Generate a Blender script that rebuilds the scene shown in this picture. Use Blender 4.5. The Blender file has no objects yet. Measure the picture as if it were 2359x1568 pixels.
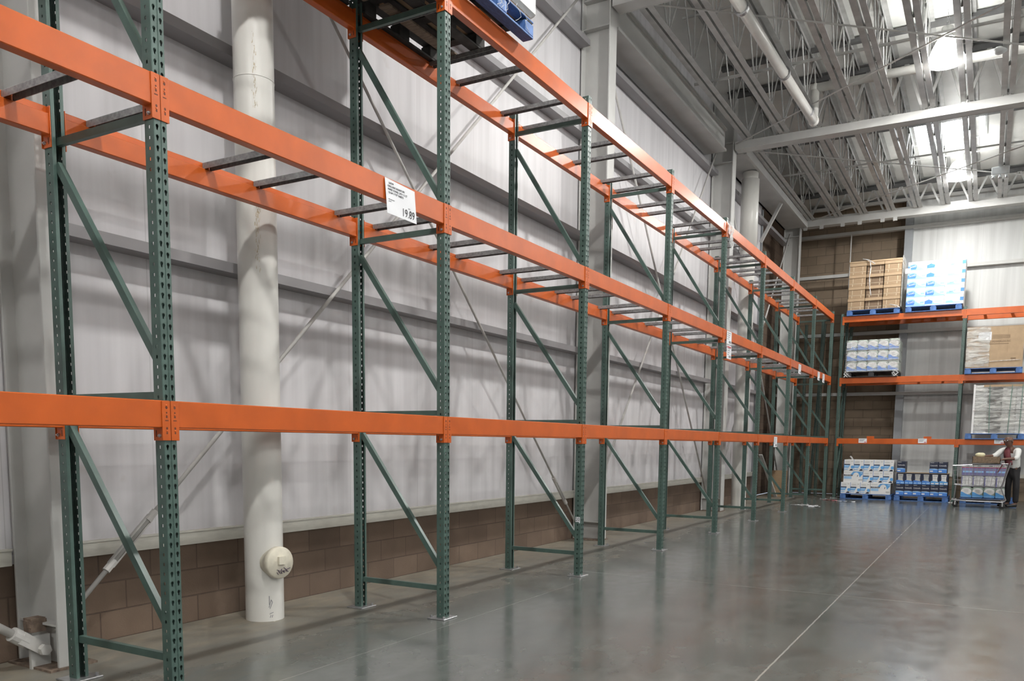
import bpy, math, random
from mathutils import Vector, Matrix
random.seed(7)
PI = math.pi
S = bpy.context.scene
COL = S.collection

# ------------------------------------------------------------------ camera
FPX, YAW, PITCH, ROLL = 1900.0, 0.52070307, -0.1043972, 0.01020780
fwd = Vector((-math.sin(YAW) * math.cos(PITCH), math.cos(YAW) * math.cos(PITCH), math.sin(PITCH)))
rgt = Vector((math.cos(YAW), math.sin(YAW), 0))
upv = rgt.cross(fwd)
rgt, upv = (math.cos(ROLL) * rgt + math.sin(ROLL) * upv), (-math.sin(ROLL) * rgt + math.cos(ROLL) * upv)
cd = bpy.data.cameras.new('camera')
cd.sensor_fit = 'HORIZONTAL'
cd.sensor_width = 36.0
cd.lens = 36.0 * FPX / 2359
cd.shift_y = (1217.767 - 784.0) / 2359
cd.clip_start = 0.05
cam = bpy.data.objects.new('camera', cd)
COL.objects.link(cam)
cam.matrix_world = Matrix(((rgt.x, upv.x, -fwd.x, 3.65633), (rgt.y, upv.y, -fwd.y, -2.83019), (rgt.z, upv.z, -fwd.z, 1.39848), (0, 0, 0, 1)))
S.camera = cam

# ------------------------------------------------------------------ world, exposure
w = bpy.data.worlds.new('World')
S.world = w
w.use_nodes = True
w.node_tree.nodes['Background'].inputs[0].default_value = (0.75, 0.85, 1, 1)
w.node_tree.nodes['Background'].inputs[1].default_value = 0.6
S.view_settings.view_transform = 'Standard'
S.view_settings.look = 'None'
S.view_settings.gamma = 1
S.view_settings.use_curve_mapping = False
S.view_settings.exposure = EXPOSURE = 0.06
LAMP_W = 560.0          # each high bay lamp
LAMP_XY = [(x, y) for x in (2.7, 9.4, 16.1) for y in (-7.0, -0.5, 6.0, 12.5, 19.0)]  # farthest row is unseen, added as fill light

# ------------------------------------------------------------------ helpers
class MB:
    def __init__(s):
        s.v, s.f, s.m = [], [], []
    def add(s, vs, fs, m=0):
        b = len(s.v)
        s.v += [tuple(p) for p in vs]
        s.f += [tuple(b + i for i in q) for q in fs]
        s.m += [m] * len(fs)
        return s
    def box(s, x0, x1, y0, y1, z0, z1, m=0):
        return s.add([(x0, y0, z0), (x1, y0, z0), (x1, y1, z0), (x0, y1, z0), (x0, y0, z1), (x1, y0, z1), (x1, y1, z1), (x0, y1, z1)],
                     [(0, 3, 2, 1), (4, 5, 6, 7), (0, 1, 5, 4), (1, 2, 6, 5), (2, 3, 7, 6), (3, 0, 4, 7)], m)
    def bev(s, x0, x1, y0, y1, z0, z1, c=.004, m=0):
        # box with chamfered vertical and horizontal edges (octagon rings)
        def ring(i, z):
            a0, a1, b0, b1 = x0 + i, x1 - i, y0 + i, y1 - i
            return [(a0 + c, b0, z), (a1 - c, b0, z), (a1, b0 + c, z), (a1, b1 - c, z), (a1 - c, b1, z), (a0 + c, b1, z), (a0, b1 - c, z), (a0, b0 + c, z)]
        vs = ring(c, z0) + ring(0, z0 + c) + ring(0, z1 - c) + ring(c, z1)
        fs = [tuple(range(7, -1, -1)), tuple(range(24, 32))]
        for k in range(3):
            for i in range(8):
                j = (i + 1) % 8
                fs.append((k * 8 + i, k * 8 + j, k * 8 + 8 + j, k * 8 + 8 + i))
        return s.add(vs, fs, m)
    def sweep(s, prof, p0, p1, up=(0, 0, 1), m=0, cap=True):
        # 2D profile (a along side, b along up) swept from p0 to p1
        p0, p1 = Vector(p0), Vector(p1)
        d = (p1 - p0).normalized()
        u = Vector(up)
        if abs(d.dot(u)) > .99: u = Vector((1, 0, 0))
        sd = d.cross(u).normalized()
        u = sd.cross(d).normalized()
        n = len(prof)
        vs = [p0 + sd * a + u * b for a, b in prof] + [p1 + sd * a + u * b for a, b in prof]
        fs = [(i, (i + 1) % n, n + (i + 1) % n, n + i) for i in range(n)]
        if cap: fs += [tuple(range(n - 1, -1, -1)), tuple(range(n, 2 * n))]
        return s.add(vs, fs, m)
    def bar(s, p0, p1, w, h, up=(0, 0, 1), m=0):
        return s.sweep([(-w / 2, -h / 2), (w / 2, -h / 2), (w / 2, h / 2), (-w / 2, h / 2)], p0, p1, up, m)
    def tube(s, p0, p1, r, n=10, m=0, r1=None, cap=True):
        p0, p1 = Vector(p0), Vector(p1)
        d = (p1 - p0).normalized()
        a = d.orthogonal().normalized()
        b = d.cross(a)
        r1 = r if r1 is None else r1
        vs = []
        for p, q in ((p0, r), (p1, r1)):
            vs += [p + (a * math.cos(2 * PI * i / n) + b * math.sin(2 * PI * i / n)) * q for i in range(n)]
        fs = [(i, (i + 1) % n, n + (i + 1) % n, n + i) for i in range(n)]
        if cap: fs += [tuple(range(n - 1, -1, -1)), tuple(range(n, 2 * n))]
        return s.add(vs, fs, m)
    def path(s, pts, r, n=8, m=0):
        for a, b in zip(pts, pts[1:]): s.tube(a, b, r, n, m)
        for p in pts[1:-1]: s.ball(p, r * 1.02, 6, n, m)
        return s
    def lathe(s, prof, o=(0, 0, 0), ax=(0, 0, 1), n=24, m=0):
        o, ax = Vector(o), Vector(ax).normalized()
        a = ax.orthogonal().normalized()
        b = ax.cross(a)
        vs = []
        for r, h in prof:
            vs += [o + ax * h + (a * math.cos(2 * PI * i / n) + b * math.sin(2 * PI * i / n)) * r for i in range(n)]
        fs = []
        for k in range(len(prof) - 1):
            for i in range(n):
                j = (i + 1) % n
                fs.append((k * n + i, k * n + j, k * n + n + j, k * n + n + i))
        return s.add(vs, fs, m)
    def ball(s, c, r, st=8, n=12, m=0, sq=(1, 1, 1)):
        c = Vector(c)
        prof = [(math.sin(PI * i / st), -math.cos(PI * i / st)) for i in range(st + 1)]
        vs = []
        for pr, ph in prof:
            vs += [(c.x + r * sq[0] * pr * math.cos(2 * PI * i / n), c.y + r * sq[1] * pr * math.sin(2 * PI * i / n), c.z + r * sq[2] * ph) for i in range(n)]
        fs = []
        for k in range(st):
            for i in range(n):
                j = (i + 1) % n
                fs.append((k * n + i, k * n + j, k * n + n + j, k * n + n + i))
        return s.add(vs, fs, m)
    def mesh(s, name, mats, smooth=False):
        me = bpy.data.meshes.new(name)
        me.from_pydata(s.v, [], s.f)
        for t in (mats if isinstance(mats, (list, tuple)) else [mats]): me.materials.append(t)
        me.polygons.foreach_set('material_index', s.m)
        if smooth: me.polygons.foreach_set('use_smooth', [True] * len(s.f))
        me.validate()
        me.update()
        return me
    def build(s, name, mats, parent=None, smooth=False, loc=None):
        return link(name, s.mesh(name, mats, smooth), parent, loc)

def link(name, data, parent=None, loc=None, rot=None):
    o = bpy.data.objects.new(name, data)
    COL.objects.link(o)
    if parent: o.parent = parent
    if loc: o.location = loc
    if rot: o.rotation_euler = rot
    return o

def tag(o, label, cat=None, group=None, kind=None):
    if label: o['label'] = label
    if cat: o['category'] = cat
    if group: o['group'] = group
    if kind: o['kind'] = kind
    return o

def thing(name, label, cat, loc=(0, 0, 0), rz=0, group=None):
    o = link(name, None, None, loc, (0, 0, rz))
    o.empty_display_size = .1
    return tag(o, label, cat, group)

def struct(o):
    o['kind'] = 'structure'
    return o

def dup(o, loc=None, rz=None, label=None, parent=None):
    kids = KIDS.get(o.name)
    if kids is None:
        kids = KIDS[o.name] = list(o.children)
    c = o.copy()
    COL.objects.link(c)
    if parent: c.parent = parent
    if loc is not None: c.location = loc
    if rz is not None: c.rotation_euler = (0, 0, rz)
    if label: c['label'] = label
    for k in kids: dup(k, parent=c)
    return c
KIDS = {}
TXT = {}

def text(body, size, loc, rot, mat, parent, align='CENTER', sx=1.0, name='lettering', lab=None):
    cu = bpy.data.curves.new(name, 'FONT')
    cu.body = body
    cu.size = size
    cu.align_x = align
    cu.align_y = 'CENTER'
    cu.extrude = 0.0004
    cu.resolution_u = 3
    cu.materials.append(mat)
    key = (body, size, align, mat.name)
    if key not in TXT:
        tmp = bpy.data.objects.new('tmp', cu)
        TXT[key] = bpy.data.meshes.new_from_object(tmp)
        TXT[key].name = name
        bpy.data.objects.remove(tmp)
    o = link(name, TXT[key], parent, loc, rot)
    o.scale = (sx, 1, 1)
    if lab: o['label'] = lab
    return o

# ------------------------------------------------------------------ materials
def nt(name):
    m = bpy.data.materials.new(name)
    m.use_nodes = True
    return m, m.node_tree, m.node_tree.nodes['Principled BSDF']

def N(t, kind, **kw):
    n = t.nodes.new(kind)
    for k, v in kw.items():
        if k.startswith('i_'): n.inputs[int(k[2:])].default_value = v
        else: setattr(n, k, v)
    return n

def mat(name, col, rough=.5, metal=0.0, var=.12, scale=6.0, bump=0.0, bscale=60.0, stretch=(1, 1, 1), spec=.5, alpha=1.0, coat=0.0):
    m, t, b = nt(name)
    tc = N(t, 'ShaderNodeTexCoord')
    mp = N(t, 'ShaderNodeMapping')
    mp.inputs['Scale'].default_value = stretch
    t.links.new(tc.outputs['Object'], mp.inputs[0])
    nz = N(t, 'ShaderNodeTexNoise')
    nz.inputs['Scale'].default_value = scale
    nz.inputs['Detail'].default_value = 5
    t.links.new(mp.outputs[0], nz.inputs['Vector'])
    rp = N(t, 'ShaderNodeValToRGB')
    rp.color_ramp.elements[0].position = .3
    rp.color_ramp.elements[1].position = .7
    rp.color_ramp.elements[0].color = [max(0, c * (1 - var)) for c in col] + [1]
    rp.color_ramp.elements[1].color = [min(1, c * (1 + var)) for c in col] + [1]
    t.links.new(nz.outputs['Fac'], rp.inputs[0])
    t.links.new(rp.outputs[0], b.inputs['Base Color'])
    b.inputs['Roughness'].default_value = rough
    b.inputs['Metallic'].default_value = metal
    b.inputs['Specular IOR Level'].default_value = spec
    b.inputs['Coat Weight'].default_value = coat
    b.inputs['Alpha'].default_value = alpha
    if bump:
        n2 = N(t, 'ShaderNodeTexNoise')
        n2.inputs['Scale'].default_value = bscale
        t.links.new(mp.outputs[0], n2.inputs['Vector'])
        bp = N(t, 'ShaderNodeBump')
        bp.inputs['Strength'].default_value = bump
        bp.inputs['Distance'].default_value = .01
        t.links.new(n2.outputs['Fac'], bp.inputs['Height'])
        t.links.new(bp.outputs[0], b.inputs['Normal'])
    return m

def emis(name, col, strength):
    m, t, b = nt(name)
    b.inputs['Base Color'].default_value = (*col, 1)
    b.inputs['Emission Color'].default_value = (*col, 1)
    b.inputs['Emission Strength'].default_value = strength
    return m

def math_node(t, op, a, bval=None):
    n = N(t, 'ShaderNodeMath', operation=op)
    for i, q in enumerate((a, bval)):
        if q is None: continue
        if isinstance(q, (int, float)): n.inputs[i].default_value = q
        else: t.links.new(q, n.inputs[i])
    return n.outputs[0]

def mixc(t, fac, a, b):
    n = N(t, 'ShaderNodeMix', data_type='RGBA')
    for k, q in ((0, fac), (6, a), (7, b)):
        if isinstance(q, (int, float)): n.inputs[k].default_value = q
        elif isinstance(q, tuple): n.inputs[k].default_value = (*q, 1)
        else: t.links.new(q, n.inputs[k])
    return n.outputs[2]

def block_mat(name, plane, c1, c2, mortar, k=1.0, dark=.42):
    m, t, b = nt(name)
    tc = N(t, 'ShaderNodeTexCoord')
    sp = N(t, 'ShaderNodeSeparateXYZ')
    t.links.new(tc.outputs['Object'], sp.inputs[0])
    cb = N(t, 'ShaderNodeCombineXYZ')
    t.links.new(sp.outputs[plane], cb.inputs[0])
    t.links.new(sp.outputs[2], cb.inputs[1])
    br = N(t, 'ShaderNodeTexBrick')
    br.inputs['Scale'].default_value = 1
    br.inputs['Brick Width'].default_value = .406 * k
    br.inputs['Row Height'].default_value = .2033 * k
    br.inputs['Mortar Size'].default_value = .006
    br.inputs['Mortar Smooth'].default_value = .3
    br.inputs['Color1'].default_value = (*c1, 1)
    br.inputs['Color2'].default_value = (*c2, 1)
    br.inputs['Mortar'].default_value = (*mortar, 1)
    t.links.new(cb.outputs[0], br.inputs['Vector'])
    nz = N(t, 'ShaderNodeTexNoise')
    nz.inputs['Scale'].default_value = 3.4
    nz.inputs['Detail'].default_value = 8
    t.links.new(tc.outputs['Object'], nz.inputs['Vector'])
    f = math_node(t, 'MULTIPLY', nz.outputs['Fac'], .85)
    c = mixc(t, f, br.outputs['Color'], tuple(x * dark for x in c1))
    t.links.new(c, b.inputs['Base Color'])
    b.inputs['Roughness'].default_value = .9
    n2 = N(t, 'ShaderNodeTexNoise')
    n2.inputs['Scale'].default_value = 90
    t.links.new(tc.outputs['Object'], n2.inputs['Vector'])
    h = math_node(t, 'SUBTRACT', math_node(t, 'MULTIPLY', n2.outputs['Fac'], .25), br.outputs['Fac'])
    bp = N(t, 'ShaderNodeBump')
    bp.inputs['Strength'].default_value = .6
    bp.inputs['Distance'].default_value = .008
    t.links.new(h, bp.inputs['Height'])
    t.links.new(bp.outputs[0], b.inputs['Normal'])
    return m

def panel_mat(name, plane, col):
    # painted steel wall sheets: vertical seams, faint streaks painting reflected light and shade, slight waviness
    m, t, b = nt(name)
    tc = N(t, 'ShaderNodeTexCoord')
    sp = N(t, 'ShaderNodeSeparateXYZ')
    t.links.new(tc.outputs['Object'], sp.inputs[0])
    u = sp.outputs[plane]
    mp = N(t, 'ShaderNodeMapping')
    mp.inputs['Scale'].default_value = (7, 7, .35)
    t.links.new(tc.outputs['Object'], mp.inputs[0])
    st = N(t, 'ShaderNodeTexNoise')
    st.inputs['Scale'].default_value = 1
    st.inputs['Detail'].default_value = 6
    t.links.new(mp.outputs[0], st.inputs['Vector'])
    rp = N(t, 'ShaderNodeValToRGB')
    rp.color_ramp.elements[0].position = .25
    rp.color_ramp.elements[0].color = [c * .80 for c in col] + [1]
    rp.color_ramp.elements[1].position = .62
    rp.color_ramp.elements[1].color = [*col, 1]
    t.links.new(st.outputs['Fac'], rp.inputs[0])
    fr = math_node(t, 'FRACT', math_node(t, 'MULTIPLY', u, 1 / 1.067))
    seam = math_node(t, 'LESS_THAN', fr, .006)
    c = mixc(t, math_node(t, 'MULTIPLY', seam, .45), rp.outputs[0], tuple(x * .5 for x in col))
    # scuffs
    vz = N(t, 'ShaderNodeTexNoise')
    vz.inputs['Scale'].default_value = 3.1
    vz.inputs['Detail'].default_value = 9
    t.links.new(tc.outputs['Object'], vz.inputs['Vector'])
    sc = N(t, 'ShaderNodeMapRange')
    sc.inputs[1].default_value = .68
    sc.inputs[2].default_value = .8
    t.links.new(vz.outputs['Fac'], sc.inputs[0])
    c = mixc(t, math_node(t, 'MULTIPLY', sc.outputs[0], .35), c, (.38, .33, .28))
    t.links.new(c, b.inputs['Base Color'])
    b.inputs['Roughness'].default_value = .42
    wv = math_node(t, 'SINE', math_node(t, 'MULTIPLY', u, 2 * PI / .1778))
    h = math_node(t, 'ADD', math_node(t, 'MULTIPLY', wv, .12), math_node(t, 'MULTIPLY', st.outputs['Fac'], .6))
    bp = N(t, 'ShaderNodeBump')
    bp.inputs['Strength'].default_value = .25
    bp.inputs['Distance'].default_value = .01
    t.links.new(h, bp.inputs['Height'])
    t.links.new(bp.outputs[0], b.inputs['Normal'])
    return m

def floor_mat():
    m, t, b = nt('polished_concrete')
    tc = N(t, 'ShaderNodeTexCoord')
    sp = N(t, 'ShaderNodeSeparateXYZ')
    t.links.new(tc.outputs['Object'], sp.inputs[0])
    x, y = sp.outputs[0], sp.outputs[1]
    def noise(sc, det, stretch=(1, 1, 1), dist=0):
        mp = N(t, 'ShaderNodeMapping')
        mp.inputs['Scale'].default_value = stretch
        t.links.new(tc.outputs['Object'], mp.inputs[0])
        n = N(t, 'ShaderNodeTexNoise')
        n.inputs['Scale'].default_value = sc
        n.inputs['Detail'].default_value = det
        n.inputs['Distortion'].default_value = dist
        t.links.new(mp.outputs[0], n.inputs['Vector'])
        return n.outputs['Fac']
    n1 = noise(.9, 9, dist=.6)
    n2 = noise(3.5, 10, (1.6, 1, 1), .4)
    rp = N(t, 'ShaderNodeValToRGB')
    e = rp.color_ramp.elements
    e[0].position, e[0].color = .3, (.086, .094, .088, 1)
    e[1].position, e[1].color = .7, (.158, .170, .160, 1)
    t.links.new(math_node(t, 'ADD', math_node(t, 'MULTIPLY', n1, .55), math_node(t, 'MULTIPLY', n2, .45)), rp.inputs[0])
    col = rp.outputs[0]
    # brownish stains
    n3 = noise(1.7, 8, (1, .6, 1), 1.2)
    mr = N(t, 'ShaderNodeMapRange')
    mr.inputs[1].default_value, mr.inputs[2].default_value = .52, .7
    t.links.new(n3, mr.inputs[0])
    col = mixc(t, math_node(t, 'MULTIPLY', mr.outputs[0], .4), col, (.125, .105, .09))
    # settled dust along the wall
    d = N(t, 'ShaderNodeMapRange')
    d.inputs[1].default_value, d.inputs[2].default_value = -.1, -1.55
    t.links.new(math_node(t, 'ADD', x, math_node(t, 'MULTIPLY', math_node(t, 'SUBTRACT', math_node(t, 'ADD', math_node(t, 'MULTIPLY', n2, .6), math_node(t, 'MULTIPLY', n1, .4)), .5), 2.6)), d.inputs[0])
    col = mixc(t, math_node(t, 'MULTIPLY', d.outputs[0], math_node(t, 'ADD', math_node(t, 'MULTIPLY', noise(9, 8, (1, .5, 1), .5), 1.3), .05)), col, (.285, .245, .185))
    # sawn joints
    def line(c, at, w):
        return math_node(t, 'LESS_THAN', math_node(t, 'ABSOLUTE', math_node(t, 'SUBTRACT', c, at)), w)
    wob = math_node(t, 'MULTIPLY', math_node(t, 'SUBTRACT', noise(14, 3), .5), .012)
    xw, yw = math_node(t, 'ADD', x, wob), math_node(t, 'ADD', y, wob)
    j = math_node(t, 'MAXIMUM', line(xw, 2.535, .006), line(yw, 5.34, .004))
    col = mixc(t, math_node(t, 'MULTIPLY', j, .75), col, (.42, .41, .38))
    j2 = math_node(t, 'MAXIMUM', line(xw, .15, .004), line(yw, 13.4, .006))
    col = mixc(t, math_node(t, 'MULTIPLY', j2, .4), col, (.36, .35, .33))
    t.links.new(col, b.inputs['Base Color'])
    r = N(t, 'ShaderNodeMapRange')
    r.inputs[1].default_value, r.inputs[2].default_value = .3, .75
    r.inputs[3].default_value, r.inputs[4].default_value = .13, .21
    t.links.new(n2, r.inputs[0])
    rr = math_node(t, 'ADD', r.outputs[0], math_node(t, 'MULTIPLY', d.outputs[0], .4))
    t.links.new(rr, b.inputs['Roughness'])
    b.inputs['Specular IOR Level'].default_value = .75
    bp = N(t, 'ShaderNodeBump')
    bp.inputs['Strength'].default_value = .03
    bp.inputs['Distance'].default_value = .02
    t.links.new(noise(2.3, 3), bp.inputs['Height'])
    t.links.new(bp.outputs[0], b.inputs['Normal'])
    return m

def film_mat(name, col, fac, rough=.12, bump=1.0, scale=(6, 6, 30)):
    # clear stretch film: see-through with crinkled glossy highlights
    m, t, b = nt(name)
    out = t.nodes['Material Output']
    tc = N(t, 'ShaderNodeTexCoord')
    mp = N(t, 'ShaderNodeMapping')
    mp.inputs['Scale'].default_value = scale
    t.links.new(tc.outputs['Object'], mp.inputs[0])
    nz = N(t, 'ShaderNodeTexNoise')
    nz.inputs['Scale'].default_value = 1
    nz.inputs['Detail'].default_value = 6
    nz.inputs['Distortion'].default_value = .8
    t.links.new(mp.outputs[0], nz.inputs['Vector'])
    bp = N(t, 'ShaderNodeBump')
    bp.inputs['Strength'].default_value = bump
    bp.inputs['Distance'].default_value = .03
    t.links.new(nz.outputs['Fac'], bp.inputs['Height'])
    t.links.new(bp.outputs[0], b.inputs['Normal'])
    b.inputs['Base Color'].default_value = (*col, 1)
    b.inputs['Roughness'].default_value = rough
    b.inputs['Specular IOR Level'].default_value = 1.0
    tr = N(t, 'ShaderNodeBsdfTransparent')
    mx = N(t, 'ShaderNodeMixShader')
    mr = N(t, 'ShaderNodeMapRange')
    mr.inputs[1].default_value, mr.inputs[2].default_value = .35, .7
    mr.inputs[3].default_value, mr.inputs[4].default_value = fac * .4, min(1, fac * 1.6)
    t.links.new(nz.outputs['Fac'], mr.inputs[0])
    t.links.new(mr.outputs[0], mx.inputs[0])
    t.links.new(tr.outputs[0], mx.inputs[1])
    t.links.new(b.outputs[0], mx.inputs[2])
    t.links.new(mx.outputs[0], out.inputs['Surface'])
    return m

M = {}
M['floor'] = floor_mat()
M['panel_l'] = panel_mat('painted_wall_sheet', 1, (.65, .64, .66))
M['panel_b'] = panel_mat('painted_end_wall_sheet', 0, (.60, .61, .60))
M['block_l'] = block_mat('brown_block', 1, (.215, .152, .11), (.15, .104, .076), (.10, .07, .055))
M['block_b'] = block_mat('tan_block', 0, (.34, .26, .185), (.26, .20, .14), (.12, .088, .066), 1.2, .5)
M['cream'] = mat('cream_flashing', (.64, .63, .57), .5, var=.08, scale=8, stretch=(1, 1, 5))
M['deck'] = mat('vinyl_roof_insulation', (.82, .82, .79), .45, var=.06, scale=2, bump=.35, bscale=14)
M['steel_paint'] = mat('grey_painted_steel', (.50, .50, .485), .45, var=.07, scale=3)
M['steel_dark'] = mat('dark_grey_steel', (.20, .205, .21), .5, var=.12, scale=4)
M['girt'] = mat('primed_girt_steel', (.25, .243, .25), .4, var=.08, scale=3, stretch=(1, .3, 1))
M['joist'] = mat('primed_joist_steel', (.47, .47, .46), .42, metal=.2, var=.15, scale=5)
M['strut_dark'] = mat('charcoal_steel', (.12, .12, .12), .6, var=.15)  # near-black steel of roof struts and girder top chords
M['post'] = mat('blue_grey_post', (.26, .275, .29), .45, var=.06)
M['green'] = mat('rack_green_paint', (.068, .114, .098), .36, var=.16, scale=9, bump=.05, bscale=40)
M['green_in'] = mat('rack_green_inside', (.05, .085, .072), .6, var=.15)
M['orange'] = mat('rack_orange_paint', (.52, .100, .013), .33, var=.1, scale=5, bump=.05, bscale=9, spec=.42)
M['hole'] = mat('painted_slot_shade', (.12, .03, .012), .7)  # shade inside connector holes and dents, painted as dark discs
M['zinc'] = mat('zinc_steel', (.45, .45, .46), .35, metal=.8, var=.15, scale=30)
M['galv'] = mat('galvanised_bar', (.30, .305, .31), .45, metal=.45, var=.3, scale=45)
M['pvc'] = mat('white_pvc', (.68, .67, .635), .35, var=.06, scale=3, stretch=(2, 2, .5))
M['pvc_stain'] = mat('glue_stain', (.47, .40, .27), .7, var=.3, scale=30)
M['cap'] = mat('cream_cap_plastic', (.68, .64, .53), .45, var=.12, scale=14)
M['ink'] = mat('black_ink', (.03, .03, .035), .6)
M['ink_grey'] = mat('grey_ink', (.25, .25, .27), .6)
M['purple'] = mat('purple_marker', (.07, .04, .09), .7)
M['paper'] = mat('white_card', (.78, .79, .82), .5, var=.03)
M['rod'] = mat('primed_rod', (.53, .52, .50), .5, var=.1, scale=12)
M['rust'] = mat('rusty_steel', (.17, .125, .095), .8, var=.4, scale=25, bump=.4)
M['blue'] = mat('blue_pallet_paint', (.065, .15, .37), .6, var=.3, scale=14, stretch=(1, 4, 1))
M['wood'] = mat('worn_pallet_wood', (.17, .13, .095), .85, var=.35, scale=9, stretch=(6, 1, 1))
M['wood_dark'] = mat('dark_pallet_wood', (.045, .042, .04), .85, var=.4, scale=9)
M['black_plastic'] = mat('black_plastic', (.02, .02, .022), .45)
M['kraft'] = mat('kraft_cardboard', (.34, .235, .14), .75, var=.08, scale=7, stretch=(1, 1, 6))
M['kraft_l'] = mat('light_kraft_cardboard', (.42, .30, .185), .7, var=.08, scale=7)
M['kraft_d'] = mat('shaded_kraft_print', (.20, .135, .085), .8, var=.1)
M['white_box'] = mat('white_carton', (.80, .80, .80), .45, var=.03)
M['grey_box'] = mat('grey_carton', (.55, .56, .56), .5, var=.05)
M['pblue'] = mat('print_blue', (.07, .24, .68), .45, var=.12)
M['plight'] = mat('print_light_blue', (.33, .56, .83), .45, var=.1)
M['psky'] = mat('print_sky_blue', (.12, .38, .75), .45, var=.1)
M['pnavy'] = mat('print_navy', (.018, .024, .055), .4, var=.1)
M['pgreen'] = mat('print_grey_green', (.36, .44, .38), .5, var=.15)
M['pgrey'] = mat('print_grey', (.50, .50, .48), .5, var=.08)
M['plav'] = mat('print_lavender', (.22, .21, .42), .5, var=.15)
M['pred'] = mat('print_red', (.45, .06, .08), .5, var=.1)
M['glue'] = mat('pale_strapping', (.72, .62, .45), .5)
M['film'] = film_mat('stretch_film', (.9, .9, .88), .30)
M['film_dense'] = film_mat('dense_stretch_film', (.66, .66, .63), .55, .1, bump=1.0, scale=(3, 3, 11))
M['film_white'] = film_mat('white_film_scrap', (.9, .9, .9), .8, scale=(30, 30, 12))
M['strap'] = mat('green_strapping', (.10, .20, .16), .4)
M['load_w'] = mat('white_wrapped_cloth', (.70, .70, .69), .35, var=.05, scale=6, bump=.5, bscale=9)
M['chrome'] = mat('cart_wire', (.34, .34, .35), .35, metal=.7)
M['rubber'] = mat('black_rubber', (.02, .02, .02), .7)
M['red_plastic'] = mat('dark_red_plastic', (.20, .035, .05), .4)
M['skin'] = mat('brown_skin', (.13, .066, .045), .5, var=.08, scale=12)
M['shirt'] = mat('white_shirt', (.70, .71, .69), .75, var=.05, scale=12, bump=.4, bscale=22)
M['maroon'] = mat('maroon_vest', (.18, .045, .055), .7, var=.15, scale=12)
M['trouser'] = mat('black_trousers', (.013, .012, .014), .8, var=.2)
M['shoe'] = mat('black_shoe', (.012, .012, .012), .4)
M['yellow'] = mat('pale_yellow_bag', (.72, .68, .45), .6, var=.06, bump=.3, bscale=20)
M['brown_bag'] = mat('brown_goods', (.20, .14, .09), .7, var=.35, scale=25)
M['dome'] = emis('glowing_acrylic_dome', (1, 1, .97), 31.0)
M['bulb'] = emis('lit_lamp', (1, .99, .95), 30.0)
M['lamp_house'] = mat('lamp_housing', (.62, .62, .60), .4)
M['sky'] = emis('daylit_skylight_panel', (.93, .98, 1.0), 9.0)
M['box_white'] = mat('white_metal_box', (.66, .68, .68), .4)
# ------------------------------------------------------------------ large structure
WX = -1.58          # face of the left wall
BY = 22.4           # face of the end wall
ZD = 8.45           # underside of the roof
RX, FY = 18.5, -11.0
struct(MB().box(WX - .3, RX + .3, FY - .3, BY + .3, -.3, 0).build('floor', M['floor']))
def zdeck(y): return ZD - max(0.0, y - 13.5) * .0393
m = MB()
a0, a1 = WX - .5, RX + .3
vs = [(x, y, zdeck(y) + dz) for dz in (0, .2) for y in (FY - .3, 13.5, BY + .8) for x in (a0, a1)]
m.add(vs, [(0, 2, 3, 1), (2, 4, 5, 3), (6, 7, 9, 8), (8, 9, 11, 10), (0, 1, 7, 6), (4, 10, 11, 5), (0, 6, 8, 2), (2, 8, 10, 4), (1, 3, 9, 7), (3, 5, 11, 9)])
struct(m.build('ceiling', M['deck']))
LB = 18.62          # the left wall is block from here to the corner
m = MB().box(WX - .3, WX, FY, LB, .61, ZD, 0).box(WX - .3, WX, FY, LB, 0, .61, 1).box(WX - .67, WX - .37, LB, BY + .7, 0, ZD, 1).box(WX - .5, WX - .02, LB - .06, LB, 0, ZD, 0)
struct(m.build('wall_left', [M['panel_l'], M['block_l']]))
PX0, PX1 = 1.36, 1.56
m = MB().box(WX - .4, PX0 + .1, BY + .4, BY + .7, 0, ZD, 1).box(PX0 + .1, PX0 + .16, BY + .02, BY + .6, 0, ZD, 0).box(PX0 + .1, RX + .3, BY, BY + .3, .61, ZD, 0).box(PX0 + .1, RX + .3, BY, BY + .3, 0, .61, 1)
struct(m.build('wall_back', [M['panel_b'], M['block_b']]))
struct(MB().box(RX, RX + .3, FY, BY, 0, ZD).build('wall_right', M['panel_l']))
struct(MB().box(WX - .3, RX + .3, FY - .3, FY, 0, ZD).build('wall_front', M['panel_b']))
# cream flashing where the sheets meet the block
m = MB()
for a, b in ((FY, .02), (.2, 8.05), (8.3, 14.3), (14.5, 18.6)):
    m.box(WX - .01, WX + .03, a, b, .605, .70).box(WX - .01, WX + .045, a, b, .70, .712)
struct(m.build('trim_1', M['cream']))
struct(MB().box(PX1, RX, BY - .03, BY + .01, .605, .70).build('trim_2', M['cream']))
struct(MB().box(WX - .01, WX + .04, LB - .05, LB + .05, .0, 7.2).build('trim_3', M['post']))

ORD = ['first', 'second', 'third', 'fourth', 'fifth', 'sixth', 'seventh', 'eighth', 'ninth', 'tenth']
CY = [.12, 8.17, 14.4, 21.2]
GZ = 7.42           # underside of roof joists and girders

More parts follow.
